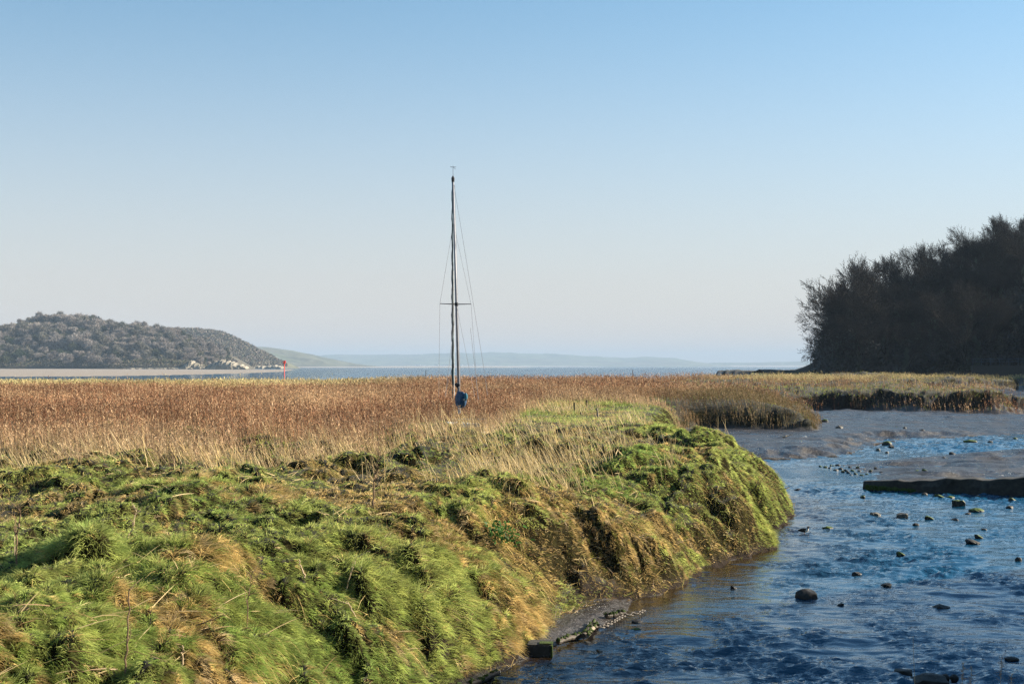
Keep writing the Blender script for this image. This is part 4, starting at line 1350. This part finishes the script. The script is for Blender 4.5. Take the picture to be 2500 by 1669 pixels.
# ------------------------------------------------------------------ stones
def stone_mat(name, c1, c2, moss, amt):
    m, nt, b = new_mat(name)
    g = nt.nodes.new("ShaderNodeNewGeometry"); tc = nt.nodes.new("ShaderNodeTexCoord")
    no = N(nt, "ShaderNodeTexNoise", Scale=9, Detail=9, Roughness=.65)
    nt.links.new(g.outputs["Position"], no.inputs["Vector"])
    c = ramp(nt, no.outputs["Fac"], [(.3, c1), (.7, c2)])
    sp = nt.nodes.new("ShaderNodeSeparateXYZ"); nt.links.new(g.outputs["Normal"], sp.inputs[0])
    n2 = N(nt, "ShaderNodeTexNoise", Scale=5, Detail=6, Roughness=.6); nt.links.new(g.outputs["Position"], n2.inputs["Vector"])
    ad = N(nt, "ShaderNodeMath", operation='ADD'); nt.links.new(sp.outputs[2], ad.inputs[0]); nt.links.new(n2.outputs["Fac"], ad.inputs[1])
    mr = N(nt, "ShaderNodeMapRange"); mr.inputs["From Min"].default_value = 1.55 - amt; mr.inputs["From Max"].default_value = 1.75 - amt
    nt.links.new(ad.outputs[0], mr.inputs["Value"])
    nt.links.new(mix(nt, mr.outputs[0], c, moss), b.inputs["Base Color"])
    b.inputs["Roughness"].default_value = .6
    b.inputs["Specular IOR Level"].default_value = .25
    bp = N(nt, "ShaderNodeBump", Strength=.9, Distance=.02); nt.links.new(no.outputs["Fac"], bp.inputs["Height"])
    nt.links.new(bp.outputs[0], b.inputs["Normal"])
    return m
MOSSY = stone_mat("mossy_stone", (.018, .016, .013), (.06, .054, .042), (.07, .10, .015), .55)
BARE = stone_mat("wet_stone", (.014, .013, .012), (.045, .04, .035), (.03, .035, .012), -.1)
PALES = stone_mat("pale_stone", (.05, .045, .035), (.15, .135, .11), (.08, .09, .03), -.2)
_rk = {}
def rock_mesh(seed, kind):
    key = (seed, kind)
    if key in _rk: return _rk[key]
    g = np.random.default_rng(seed)
    bm = bmesh.new(); bmesh.ops.create_icosphere(bm, subdivisions=4, radius=1)
    v = np.array([p.co[:] for p in bm.verts])
    for k in range(9):        # flat broken faces
        d = unit(g.normal(size=(1, 3)))[0]; lim = g.uniform(.55, .85) if kind != "round" else g.uniform(.82, .95)
        h = v @ d
        v = v - np.outer(np.maximum(h - lim, 0), d)
    if kind == "wedge":
        v[:, 2] *= .62 + .5 * np.clip(-v[:, 0], -1, 1) * .8
    if kind == "block":
        v = np.clip(v, -.72, .72) * 1.2
    nn = fbm(v[:, 0] * 2 + v[:, 2] * 1.3 + seed, v[:, 1] * 2 - v[:, 2], seed, 4)
    v = v * (1 + (nn - .5) * .35)[:, None]
    v /= np.abs(v).max(0)
    for p, q in zip(bm.verts, v): p.co = q
    me = bpy.data.meshes.new("stone"); bm.to_mesh(me); bm.free()
    for p in me.polygons: p.use_smooth = kind == "round"
    _rk[key] = me
    return me
def rock(u, v, w, h, kind, mat, lab, z=None, grp="stones standing in the shallow stream", seed=None, flip=False, cat="stone"):
    p = ground_pt(u, v + h * .5, 0 if z is None else z)
    if z is None: z = 0
    W_ = w / F * p.y; H_ = h / F * p.y
    me = rock_mesh(seed if seed is not None else int(u * 3 + v) % 9, kind)
    me = me.copy(); me.materials.append(mat)
    o = link("stone", me)
    dep = W_ * .45
    o.location = (p.x, p.y + dep * .5, z + H_ * .12)
    o.scale = ((-1 if flip else 1) * W_ * .50, dep, H_ * .64)
    tag(o, lab, cat, grp)
    return o
S = [
 (1972, 1446, 56, 31, "round", BARE, "large dark rounded boulder, the biggest in the stream", 3, 0),
 (1792, 1432, 16, 11, "wedge", BARE, "small dark stone alone in the water left of the big round boulder", 1, 0),
 (2095, 1397, 27, 12, "wedge", BARE, "dark wedge stone tapering right, upstream of the big boulder", 2, 0),
 (2168, 1425, 31, 12, "wedge", BARE, "dark flat stone, blunt end right, between the wedge stone and the long pointed slab", 4, 1),
 (2052, 1474, 18, 9, "wedge", BARE, "small dark stone breaking the water just right of the big round boulder", 5, 1),
 (2301, 1477, 46, 17, "wedge", BARE, "long dark pointed slab sloping down to the right in the lower stream", 6, 0),
 (2200, 1350, 22, 13, "wedge", MOSSY, "isolated mossy stone in the middle of the open stream", 7, 0),
 (2376, 1320, 40, 14, "wedge", BARE, "low dark jagged stone touching the small mossy peaked one", 8, 0),
 (2391, 1307, 20, 15, "wedge", MOSSY, "small peaked mossy stone behind the low jagged one", 0, 0),
 (2488, 1363, 17, 15, "round", BARE, "dark stone at the right edge of the photo, level with the open stream", 1, 0),
 (2022, 1287, 28, 11, "round", MOSSY, "low mossy stone in the water right of the duck", 2, 0),
 (2140, 1254, 27, 13, "block", PALES, "square cut grey stone, leftmost of the row of four in the middle stream", 3, 0),
 (2204, 1256, 29, 15, "block", PALES, "pale block shaped stone with a lit flat top and mossy corner", 4, 0),
 (2270, 1262, 24, 13, "wedge", MOSSY, "peaked olive stone right of the pale block shaped one", 5, 0),
 (2332, 1265, 20, 8, "wedge", BARE, "thin low stone sloping left, right of the peaked olive stone", 6, 1),
 (2364, 1252, 17, 6, "wedge", BARE, "tiny dark stone just left of the wide mossy one", 7, 1),
 (2386, 1243, 39, 12, "round", MOSSY, "wide lumpy stone covered in yellow green moss", 8, 0),
 (2342, 1225, 30, 20, "block", MOSSY, "tall square boulder with a pale top and bright moss on its right side", 1, 0),
 (2296, 1209, 25, 14, "wedge", MOSSY, "mossy pyramid shaped stone close under the dark concrete wall", 0, 0),
 (2321, 1212, 22, 8, "round", MOSSY, "small mossy stone touching the pyramid shaped one under the wall", 2, 0),
 (2475, 1217, 22, 13, "wedge", MOSSY, "mossy peaked stone near the right edge, nearest the wall", 3, 0),
 (2468, 1235, 21, 12, "wedge", BARE, "dark peaked stone below the mossy one near the right edge", 4, 1),
 (2403, 1291, 17, 6, "round", BARE, "small low dark stone above the peaked mossy and jagged pair", 5, 0),
 (2237, 1278, 18, 7, "round", BARE, "faint low stone below and left of the peaked olive stone", 6, 0),
 (2107, 1211, 13, 8, "round", MOSSY, "small mossy stone in the rapids at the foot of the left end of the wall", 7, 0),
 (2258, 1204, 16, 9, "round", BARE, "dark stone washed by foam below the middle of the wall", 8, 0),
 (2389, 1209, 12, 7, "round", PALES, "small pale stone in the ripples below the wall", 0, 0),
 (2473, 1606, 36, 10, "round", BARE, "flat dark stone low in the water near the bottom right corner", 1, 0),
 (1949, 1194, 18, 8, "round", BARE, "dark stone in the water at the grassy nose of the bank", 2, 0),
 (1889, 1308, 16, 9, "round", BARE, "dark stone at the foot of the muddy bank left of the duck", 3, 0),
 (1927, 1292, 8, 4, "round", PALES, "tiny white stone between the bank and the duck", 4, 0),
 (2206, 1640, 44, 20, "block", BARE, "black lumpy boulder at the left end of the bottom right row", 5, 0),
 (2273, 1655, 88, 28, "block", BARE, "long black slab in the middle of the bottom right row of boulders", 6, 0),
 (2308, 1650, 24, 20, "round", BARE, "rounded black boulder against the right end of the long slab", 7, 0),
 (2331, 1650, 23, 17, "round", BARE, "rounded black boulder at the right end of the bottom right row", 8, 0),
 (1434, 1566, 18, 6, "wedge", PALES, "thin pale stone in the brown water beside the mud shelf", 0, 0),
 (1464, 1587, 17, 8, "wedge", PALES, "small pointed pale stone out in the brown water below the mud shelf", 1, 0),
 (1553, 1534, 25, 8, "round", MOSSY, "low mossy stone in the brown water right of the mud shelf", 2, 0),
 (1556, 1515, 28, 7, "round", BARE, "flat stony lump just above the low mossy stone beside the shelf", 3, 0),
]
for (u, v, w, h, kind, mt, lab, sd, fl) in S:
    rock(u, v, w, h, kind, mt, lab, seed=sd, flip=bool(fl))
def rock_on(u, v, w, h, kind, mt, lab, sd, grp):
    # rests on the mud: find the spot where the line of sight meets the ground
    z = .3
    for _ in range(8):
        p = ground_pt(u, v + h * .4, z); z = .5 * z + .5 * max(zat(p.x, p.y), 0)
    return rock(u, v, w, h, kind, mt, lab, z=z - .02, grp=grp, seed=sd)
for (u, v, w, h, kind, mt, lab, sd) in [
 (2015, 1025, 17, 11, "round", MOSSY, "brown boulder at the tip of the reeds on the mud flat", 1),
 (2050, 1041, 19, 11, "round", PALES, "rounded grey boulder alone on the smooth wet mud", 2),
 (2210, 1043, 9, 6, "round", PALES, "small pale stone on the far part of the mud flat", 3),
 (2252, 1049, 16, 7, "round", BARE, "low brown stone right of the small pale one on the mud flat", 4),
 (2167, 1080, 26, 14, "round", MOSSY, "clustered dark boulder at the water's edge of the mud flat", 5),
 (2176, 1088, 14, 11, "block", BARE, "smaller stone leaning on the clustered boulder at the mud edge", 6),
 (2144, 1096, 11, 9, "round", PALES, "pale stone at the edge of the mud, left of the one in the water", 7),
 (2166, 1103, 10, 7, "round", PALES, "pale stone in the shallow channel below the clustered boulder", 8),
 (2372, 1075, 36, 11, "round", MOSSY, "long low mossy stone in the back channel of the stream", 0),
 (2419, 1077, 14, 7, "round", PALES, "pale stone right of the long mossy one in the back channel", 1),
 (2480, 1069, 12, 7, "round", MOSSY, "small dark stone in the back channel near the right edge", 3),
 (2327, 1104, 18, 10, "wedge", BARE, "dark peaked stone in the back channel above the mud bar", 2),
 (2305, 1116, 12, 5, "round", PALES, "low pale stone on the rim of the mud bar", 5)]:
    rock_on(u, v, w, h, kind, mt, lab, sd, "stones on and around the mud flat")
gr = random.Random(13)
for i, (u, v) in enumerate([(2004, 1137), (2016, 1139), (2026, 1141), (2036, 1136), (2046, 1134), (2053, 1143), (2061, 1136), (2066, 1147), (2076, 1139), (2083, 1147), (2090, 1155), (2078, 1158),
                            (2099, 1148), (2104, 1158), (2072, 1152), (2112, 1144), (2126, 1148), (2138, 1142), (2152, 1151), (2058, 1150), (2041, 1146), (2030, 1135), (2094, 1140), (2117, 1156), (2240, 1148), (2258, 1146), (2226, 1152)]):
    rock_on(u, v, gr.uniform(7, 14), gr.uniform(4, 8), gr.choice(["round", "block", "wedge"]), gr.choice([MOSSY, MOSSY, BARE, PALES]), "small mossy stone among the rubble at the tip of the mud bar", i % 9, "rubble at the tip of the mud bar")
# litter on the mud
can = paint("white_plastic", (.75, .74, .70), rough=.4)
z = .5
p = ground_pt(1965, 1071, z); z = zat(p.x, p.y); p = ground_pt(1965, 1071, z)
mb = MB(); mb.tube([(-.15, 0, .09), (-.145, 0, .09), (.09, 0, .09), (.12, 0, .09), (.13, 0, .09), (.17, 0, .09)], [.07, .085, .085, .06, .035, .035], n=14)
o = mb.build("plastic_bottle", can, smooth=True); o.location = p; o.rotation_euler = (0, 0, -.3); tag(o, "white plastic bottle lying on the wet mud flat", "bottle")
def ray_ground(u, v, z=1.0, it=10):
    for _ in range(it):
        p = ground_pt(u, v, z); z = .5 * z + .5 * max(zat(p.x, p.y), 0)
    return Vector((p.x, p.y, max(zat(p.x, p.y), 0)))
def stick(name, pts, r, mat, lab, cat, twigs=0, grp=None, lift=.03, up=None, seed=1):
    """a stick or stem given by photo points; the first point lies on the ground"""
    base = ray_ground(*pts[0])
    P = [Vector((0, 0, 0))]
    for (u, v) in pts[1:]:
        q = at_depth(u, v, base.y + (0 if up is None else up * len(P))) - base
        P.append(q)
    q_ = random.Random(seed)
    full = []
    for i in range(len(P) - 1):
        for k in range(5):
            full.append(P[i].lerp(P[i + 1], k / 5) + Vector((q_.gauss(0, r * .6), q_.gauss(0, r * .6), q_.gauss(0, r * .3) + lift)))
    full.append(P[-1])
    n = len(full); mb = MB()
    mb.tube(full, [r * (1 - .7 * i / n) for i in range(n)], n=6)
    L = sum((full[i + 1] - full[i]).length for i in range(n - 1))
    for k in range(twigs):
        i = int(n * (.3 + .65 * k / max(twigs, 1))); i = min(i, n - 2)
        d = (full[i + 1] - full[i]).normalized()
        s_ = Vector((q_.gauss(0, 1), q_.gauss(0, .6), abs(q_.gauss(0, .6)))).normalized()
        e = full[i] + (d * .7 + s_ * .7) * L * q_.uniform(.14, .30)
        mid = full[i].lerp(e, .5) + Vector((q_.gauss(0, r), q_.gauss(0, r), q_.gauss(0, r)))
        mb.tube([full[i], mid, e], [r * .5, r * .35, r * .12], n=4)
    o = mb.build(name, mat)
    o.location = base
    tag(o, lab, cat, grp)
    return o
stemm = noise_mat("dry_stem", (.34, .24, .14), (.60, .46, .30), scale=14, rough=.85, bump=.2, dist=.005)
brown_stem = noise_mat("brown_stem", (.12, .075, .04), (.26, .17, .10), scale=14, rough=.85, bump=.2, dist=.005)
black_stem = noise_mat("dark_stem", (.03, .022, .015), (.08, .055, .035), scale=14, rough=.85, bump=.2, dist=.005)
SG = "dead stems and sticks in the near grass"
stick("dead_stem", [(38, 1385), (44, 1310), (50, 1262), (47, 1240)], .014, brown_stem, "tall dead stem with a fuzzy dark top, at the left edge of the green grass", "plant stem", 9, SG, seed=2)
stick("dead_stem", [(33, 1370), (36, 1320), (40, 1290)], .008, stemm, "thin pale stem close beside the tall one at the left edge", "plant stem", 0, SG, seed=3)
stick("dead_stem", [(305, 1330), (322, 1295), (331, 1262), (334, 1240)], .013, stemm, "branched pale stem curving up from the green hump at the left", "plant stem", 7, SG, seed=4)
stick("fallen_branch", [(335, 1448), (358, 1432), (384, 1411)], .014, stemm, "bare grey branch lying across the grass in the lower left", "branch", 3, SG, seed=5)
stick("dead_stem", [(305, 1650), (312, 1560), (316, 1450), (318, 1440)], .012, brown_stem, "long dark upright stem in front of the lower left tussock", "plant stem", 3, SG, seed=6)
stick("fallen_branch", [(520, 1228), (538, 1208), (552, 1196)], .011, stemm, "thin pale twig leaning in the grass below the reeds", "branch", 2, SG, seed=7)
stick("fallen_branch", [(745, 1190), (762, 1182), (784, 1177)], .012, stemm, "forked pale twig lying beneath the edge of the reeds", "branch", 2, SG, seed=8)
stick("dead_stem", [(744, 1415), (735, 1385), (730, 1366)], .016, stemm, "short thick pale stalk leaning left in the middle of the grass", "plant stem", 0, SG, seed=9)
stick("fallen_branch", [(860, 1474), (820, 1483), (775, 1470)], .018, stemm, "pale curved driftwood branch lying on the bare patch of the bank", "branch", 3, SG, seed=10)
stick("fallen_branch", [(872, 1452), (850, 1478), (800, 1462)], .012, stemm, "thin pale twig crossing the curved driftwood branch", "branch", 2, SG, seed=11)
stick("dead_stem", [(845, 1442), (855, 1405), (870, 1365), (905, 1346)], .010, stemm, "thin forked stem reaching up right of the middle grass", "plant stem", 2, SG, seed=12)
stick("dead_stem", [(912, 1240), (914, 1180), (921, 1135), (928, 1105)], .020, brown_stem, "bushy dead stem with many bare twigs at the edge of the grass humps", "plant stem", 14, SG, seed=13)
stick("dead_stem", [(1125, 1148), (1127, 1110), (1130, 1068)], .016, stemm, "single straight pale stalk rising above the dark hollow in the tussocks", "plant stem", 2, SG, seed=14)
stick("fallen_branch", [(470, 1540), (500, 1524), (530, 1515), (560, 1500)], .012, brown_stem, "brown twig tangled in the hollow between two lower tussocks", "branch", 4, SG, seed=15)
stick("dead_stem", [(602, 1530), (606, 1470), (612, 1420), (618, 1395)], .009, brown_stem, "slender brown seed stem in front of the middle grass hump", "plant stem", 5, SG, seed=16)
stick("dead_stem", [(446, 1630), (447, 1600), (446, 1575)], .013, stemm, "short pale upright stalk near the bottom edge of the grass", "plant stem", 0, SG, seed=17)
stick("fallen_branch", [(1378, 1388), (1420, 1372), (1468, 1362)], .014, stemm, "long thin branch resting on the brown lower bank", "branch", 2, SG, seed=18)
stick("fallen_branch", [(1280, 1455), (1300, 1420), (1325, 1380)], .010, brown_stem, "brown twig standing out of the tangle above the mud shelf", "branch", 4, SG, seed=19)
BG = "dark brambles on the nose of the bank"
stick("bramble", [(1800, 1225), (1845, 1190), (1880, 1150)], .013, black_stem, "dark bramble arching over the grassy nose of the bank", "bramble", 4, BG, seed=20)
stick("bramble", [(1880, 1185), (1915, 1195), (1950, 1180)], .010, black_stem, "thin bramble shoot poking out over the water from the nose", "bramble", 2, BG, seed=21)
stick("bramble", [(1740, 1150), (1790, 1147), (1812, 1130)], .012, black_stem, "curved dark bramble high on the slope of the nose", "bramble", 3, BG, seed=22)
stick("bramble", [(1850, 1150), (1860, 1132), (1868, 1118)], .012, brown_stem, "upright brown bramble against the water behind the nose", "bramble", 5, BG, seed=23)
stick("bramble", [(1700, 1290), (1725, 1262), (1770, 1212)], .012, black_stem, "long straight bramble leaning right across the middle of the slope", "bramble", 3, BG, seed=24)
stick("fallen_branch", [(1912, 1068), (1922, 1065), (1936, 1061)], .04, stemm, "pale stick lying on the mud flat beside the white bottle", "branch", 0, None, seed=25)

# leafy plant growing out of the bank
g = np.random.default_rng(66)
pb = ray_ground(1215, 1305, 1.2)
n = 190
q = g.normal(size=(n, 3)) * np.array([.20, .14, .13]); q[:, 2] = np.abs(q[:, 2]) * 1.3 + .04 + .25 * np.exp(-(q[:, 0] / .3) ** 2) * g.random(n)
D = unit(np.stack([q[:, 0] * 2.5, q[:, 1] * 2.5 - .2, np.full(n, .25)], -1) + g.normal(size=(n, 3)) * .4)
cc = np.array([.045, .10, .025]) * (.6 + .9 * g.random((n, 1)))
c_, f_, k_ = blades(q, D, .07 + .05 * g.random(n), np.full(n, .05), .25 * np.ones(n), cc, cc * 1.15, 3)
lf = empty("leafy_plant", (pb.x, pb.y, pb.z))
link("leaves", np_mesh("leaves", c_, f_, {"col": k_}), lf, GRASS)
mb = MB()
for k in range(7):
    a = g.uniform(0, 6.28); mb.tube([(0, 0, -.05), (.1 * math.cos(a), .07 * math.sin(a), .15), (.24 * math.cos(a), .15 * math.sin(a), .26)], [.008, .006, .003], n=5)
mb.build("stems", brown_stem, lf)
tag(lf, "dark leafy green plant growing under the draped straw tussock on the bank", "plant")

# ------------------------------------------------------------------ timber, chain and blocks on the mud shelf
conc = noise_mat("wet_concrete", (.018, .017, .015), (.06, .055, .046), scale=5, rough=.75, bump=.7, dist=.02)
mossg = noise_mat("wet_moss", (.025, .042, .008), (.07, .105, .015), scale=25, rough=.95, bump=1.0, dist=.03)
p = ground_pt(1318, 1604)
blk = empty("concrete_block", (p.x, p.y + .05, 0)); tag(blk, "dark square concrete block at the lower end of the mud shelf, lit along its top", "block")
rz = Matrix.Rotation(-.10, 3, 'Z')
MB().box((0, .22, .06), (.42, .5, .30), rz).build("slab", conc, blk, bevel=.02)
mb = MB(); mb.box(rz @ Vector((.205, .0, .10)), (.035, .10, .22), rz); mb.box(rz @ Vector((.10, .12, .22)), (.24, .22, .02), rz); mb.build("moss", mossg, blk, bevel=.008)
def log(pts, r, mat, name, lab, cat="timber"):
    P = [ground_pt(u, v, .10) for u, v in pts]
    o_ = P[0].copy(); q_ = random.Random(int(pts[0][0]))
    full = []
    for i in range(len(P) - 1):
        for k in range(6):
            full.append(P[i].lerp(P[i + 1], k / 6) - o_ + Vector((0, 0, q_.gauss(0, r * .12))))
    full.append(P[-1] - o_)
    root = empty(name, o_); tag(root, lab, cat)
    MB().tube(full, [r * q_.uniform(.85, 1.1) for _ in full], n=9).build("log", mat, root)
    m2 = MB()
    for k in range(12):
        i = q_.randrange(len(full)); m2.tube([full[i] + Vector((q_.gauss(0, .03), q_.gauss(0, .03), r * .5)), full[i] + Vector((q_.gauss(0, .03), q_.gauss(0, .03), r * 1.25 + .01))], [.035, .015], n=5)
    m2.build("moss", mossg, root)
    return root
log([(1424, 1553), (1438, 1536), (1452, 1519)], .055, dkwood, "timber_beam", "mossy timber beam rising from the end of the mud shelf")
log([(1434, 1552), (1448, 1532), (1458, 1522)], .04, wood, "timber_beam", "pale bare timber lying along the outer side of the mossy beam")
log([(1362, 1566), (1392, 1556), (1418, 1549)], .045, dkwood, "timber_beam", "low mossy timber edging the lower part of the mud shelf")
log([(1215, 1640), (1170, 1662), (1120, 1676)], .045, dkwood, "timber_beam", "mossy timber edging the mud at the bottom of the photo")
log([(1480, 1503), (1500, 1500), (1525, 1497)], .05, dkwood, "timber_beam", "dark sunken timber behind the chain at the upper end of the shelf")
cp = [(1470, 1530), (1484, 1524), (1498, 1517), (1512, 1508), (1526, 1501), (1545, 1498), (1562, 1495), (1574, 1488)]
P = [ground_pt(u, v, .07) for u, v in cp]; o_ = P[0].copy()
mb = MB(); cnt = 0
for i in range(len(P) - 1):
    L_ = (P[i + 1] - P[i]).length; k_ = max(1, int(L_ / .085))
    for k in range(k_):
        c = P[i].lerp(P[i + 1], k / k_) - o_; d = (P[i + 1] - P[i]).normalized(); s_ = d.cross(Vector((0, 0, 1)))
        if cnt % 2: s_ = Vector((0, 0, 1))
        ring = [c + d * .055 * math.cos(a) + s_ * .030 * math.sin(a) for a in np.linspace(0, 2 * math.pi, 13)]
        mb.tube(ring, .012, n=6, cap=False); cnt += 1
ch = mb.build("chain", paint("rusty_pale_chain", (.12, .10, .08), rough=.8), smooth=True); ch.location = o_
tag(ch, "heavy pale chain running from the timber beam into the shallow water", "chain")

# ------------------------------------------------------------------ concrete wall across the stream
w0 = ground_pt(2107, 1196); w1 = ground_pt(2520, 1213); w2 = w1 + (w1 - w0) * .9
wl_ = empty("concrete_wall", (w0.x, w0.y, 0)); tag(wl_, "long low dark concrete wall between the rapids and mud bar, mossy at one end", "wall")
nst = 46; rings = []
dirw = (w2 - w0); lw = dirw.length; dirw.normalize(); nb_ = Vector((-dirw.y, dirw.x, 0))
for i in range(nst):
    t = i / (nst - 1); c = dirw * lw * t
    topz = .36 + .34 * min(1, t * 2.0) + (.03 * math.sin(i * 1.7) + .04 * math.sin(i * .61)) * (t > .1)
    wob_ = .09 * math.sin(i * .8) + .04 * math.cos(i * 5.1)
    d_ = .55 + (.5 if t > .14 else 0)
    rings.append([c - nb_ * (0 + wob_) + Vector((0, 0, -.5)), c - nb_ * (wob_ - .02) + Vector((0, 0, topz * .5)), c + nb_ * .05 + Vector((0, 0, topz - .03)), c + nb_ * .10 + Vector((0, 0, topz)), c + nb_ * d_ + Vector((0, 0, topz)), c + nb_ * d_ + Vector((0, 0, -.5))])
MB().loft(rings).build("slab", conc, wl_)
mb = MB(); q_ = random.Random(4)
for k in range(150):
    t = q_.uniform(.02, .30) ; c = dirw * lw * t * .55 - nb_ * q_.uniform(.0, .10)
    mb.tube([c + Vector((0, 0, q_.uniform(.02, .22 * (1 - t * 2)) )), c + Vector((q_.gauss(0, .03), -.04, q_.uniform(.06, .26 * (1 - t * 1.8)) ))], [.07, .02], n=5)
mb.build("moss", mossg, wl_)

# ------------------------------------------------------------------ duck
p = ground_pt(1962, 1303)
dk = bpy.data.meshes.new("duck")
secs = [(-.235, .000, .118, .012, .010), (-.20, 0, .122, .030, .018), (-.15, 0, .135, .062, .045), (-.08, 0, .145, .092, .072), (0, 0, .150, .105, .085), (.07, 0, .150, .100, .085), (.12, 0, .160, .078, .075),
        (.15, 0, .190, .050, .055), (.162, 0, .225, .036, .040), (.168, 0, .255, .040, .038), (.178, 0, .282, .046, .036), (.190, 0, .300, .030, .022), (.195, 0, .310, .008, .006)]
mb = MB(); rings = []
tang = []
for i, s_ in enumerate(secs):
    a = secs[max(0, i - 1)]; b_ = secs[min(len(secs) - 1, i + 1)]
    tv = Vector((b_[0] - a[0], 0, b_[2] - a[2])).normalized(); nz = Vector((-tv.z, 0, tv.x))
    rings.append([Vector((s_[0], 0, s_[2])) + Vector((0, s_[3] * math.sin(2 * math.pi * k / 16), 0)) + nz * s_[4] * math.cos(2 * math.pi * k / 16) for k in range(16)])
mb.loft(rings)
featherd = noise_mat("dark_feathers", (.018, .017, .017), (.05, .045, .04), scale=30, rough=.7, bump=.3, dist=.004)
featherw = noise_mat("white_feathers", (.62, .56, .48), (.75, .70, .62), scale=30, rough=.8, bump=.3, dist=.004)
duck = mb.build("duck", featherd, smooth=True)
duck.data.materials.append(featherw)
for f in duck.data.polygons:
    c = f.center
    if c.x > .085 and c.z < .215: f.material_index = 1
duck.scale = (.78, .78, .78); duck.location = (p.x, p.y, .0); duck.rotation_euler = (0, 0, -.35)
tag(duck, "dark duck with a white breast standing in the shallows beside the bank", "duck")
bill = paint("duck_bill", (.05, .05, .045)); legm = paint("duck_leg", (.5, .18, .04))
mb = MB(); mb.loft([[Vector((x_, w_ * math.sin(a), z_ + h_ * math.cos(a))) for a in np.linspace(0, 2 * math.pi, 9)[:-1]] for x_, w_, z_, h_ in ((.205, .016, .272, .016), (.235, .015, .262, .009), (.262, .017, .256, .005))])
mb.build("bill", bill, duck, smooth=True)
for s_ in (-1, 1):
    MB().tube([(.02, s_ * .035, .09), (.025, s_ * .035, .0), (.02, s_ * .035, -.06)], .008, n=6).build("leg", legm, duck)
    mb = MB(); mb.loft([[Vector((x_, s_ * (y_ + .012 * math.sin(a)), z_ + h_ * math.cos(a))) for a in np.linspace(0, 2 * math.pi, 9)[:-1]] for x_, y_, z_, h_ in ((.09, .085, .155, .02), (.02, .100, .158, .055), (-.08, .088, .158, .05), (-.17, .045, .150, .02), (-.22, .02, .145, .006))])
    mb.build("wing", featherd, duck, smooth=True)

# ------------------------------------------------------------------ tall reed stems close by, rising from the water at the lower right
seedm = noise_mat("seed_head", (.30, .20, .13), (.55, .42, .32), scale=40, rough=.9, bump=.3, dist=.003)
for i, (u0, v0, Y, plume, lab) in enumerate([(2229, 1552, 9.5, 0, "very thin bare reed stem rising in front of the dark boulders"),
        (2352, 1618, 9.0, 1, "left reed seed head of the close pair at the bottom right"), (2372, 1625, 9.1, 1, "right reed seed head of the close pair at the bottom right"),
        (2446, 1600, 9.6, 1, "blurred reed seed head above the others near the bottom right corner"), (2470, 1643, 8.8, 1, "lowest reed seed head, in the bottom right corner")]):
    tp = at_depth(u0, v0, Y); bs = Vector((tp.x + (.12 if i == 0 else -.15), Y + .1, -.1))
    o = empty("reed_stem", bs); tag(o, lab, "reed", "single reed stems close by at the lower right")
    MB().tube([(0, 0, 0), (tp - bs) * .5 + Vector((.01, 0, 0)), tp - bs], [.006, .004, .0015], n=5).build("stem", stemm, o)
    if plume:
        g = np.random.default_rng(i); n = 46
        tt = g.random(n)[:, None]; P = np.array(tp - bs) + np.array([-.02, 0, -.17]) * tt + g.normal(size=(n, 3)) * .004
        D = unit(np.array([.12, 0, .5]) + g.normal(size=(n, 3)) * .32); cc = np.array([.40, .27, .19]) * (.5 + .8 * g.random((n, 1)))
        c_, f_, k_ = blades(P, D, .03 + .03 * g.random(n), np.full(n, .005), .4 * np.ones(n), cc, cc, 1)
        link("seed_head", np_mesh("seed_head", c_, f_, {"col": k_}), o, REED)

# railing on the quay in the shade at the foot of the headland
rp = [at_depth(2375, 872, 330), at_depth(2520, 868, 318), at_depth(2640, 866, 308)]
zb = [zat(q.x, q.y) for q in rp]
rl = empty("quay_railing", (rp[0].x, rp[0].y, 0)); tag(rl, "thin railing on a low quay wall in the shade below the headland", "railing")
steel = paint("painted_steel", (.04, .07, .10), rough=.5)
o0 = Vector((rp[0].x, rp[0].y, 0)); topz = 6.7
mb = MB()
for hh in (0, -.6):
    mb.tube([Vector((q.x, q.y, topz + hh)) - o0 for q in rp], .045, n=5)
mb.build("rail", steel, rl)
for k in range(14):
    t = k / 13 * 2; i = min(int(t), 1); q = rp[i].lerp(rp[i + 1], t - i)
    MB().tube([Vector((q.x, q.y, 5.2)) - o0, Vector((q.x, q.y, topz + .02)) - o0], .05, n=5).build("post", steel, rl)
mb = MB()
mb.loft([[Vector((q.x, q.y - .25, 1.5)) - o0, Vector((q.x, q.y + 1.5, 1.5)) - o0, Vector((q.x, q.y + 1.5, 5.25)) - o0, Vector((q.x, q.y - .25, 5.25)) - o0] for q in rp])
mb.build("quay_wall", BARE, rl)

# ------------------------------------------------------------------ the air
hz = MB().box((0, 0, 0), (24400, 24400, 252)).build("haze", None) if False else None
me = bpy.data.meshes.new("haze")
h = 24000; z0, z1 = -4.0, 230.0
me.from_pydata([(x, y, z) for x in (-h, h) for y in (-h, h) for z in (z0, z1)], [], [(0, 1, 3, 2), (4, 6, 7, 5), (0, 4, 5, 1), (2, 3, 7, 6), (0, 2, 6, 4), (1, 5, 7, 3)])
m = bpy.data.materials.new("haze_air"); m.use_nodes = True; m.node_tree.nodes.clear()
out = m.node_tree.nodes.new("ShaderNodeOutputMaterial"); pv = m.node_tree.nodes.new("ShaderNodeVolumePrincipled")
pv.inputs["Color"].default_value = (.37, .50, .66, 1); pv.inputs["Density"].default_value = HAZE; pv.inputs["Anisotropy"].default_value = .0
m.node_tree.links.new(pv.outputs[0], out.inputs["Volume"])
me.materials.append(m)
hz = link("haze", me); tag(hz, "pale thin haze in the air over the estuary", "haze", kind="stuff")
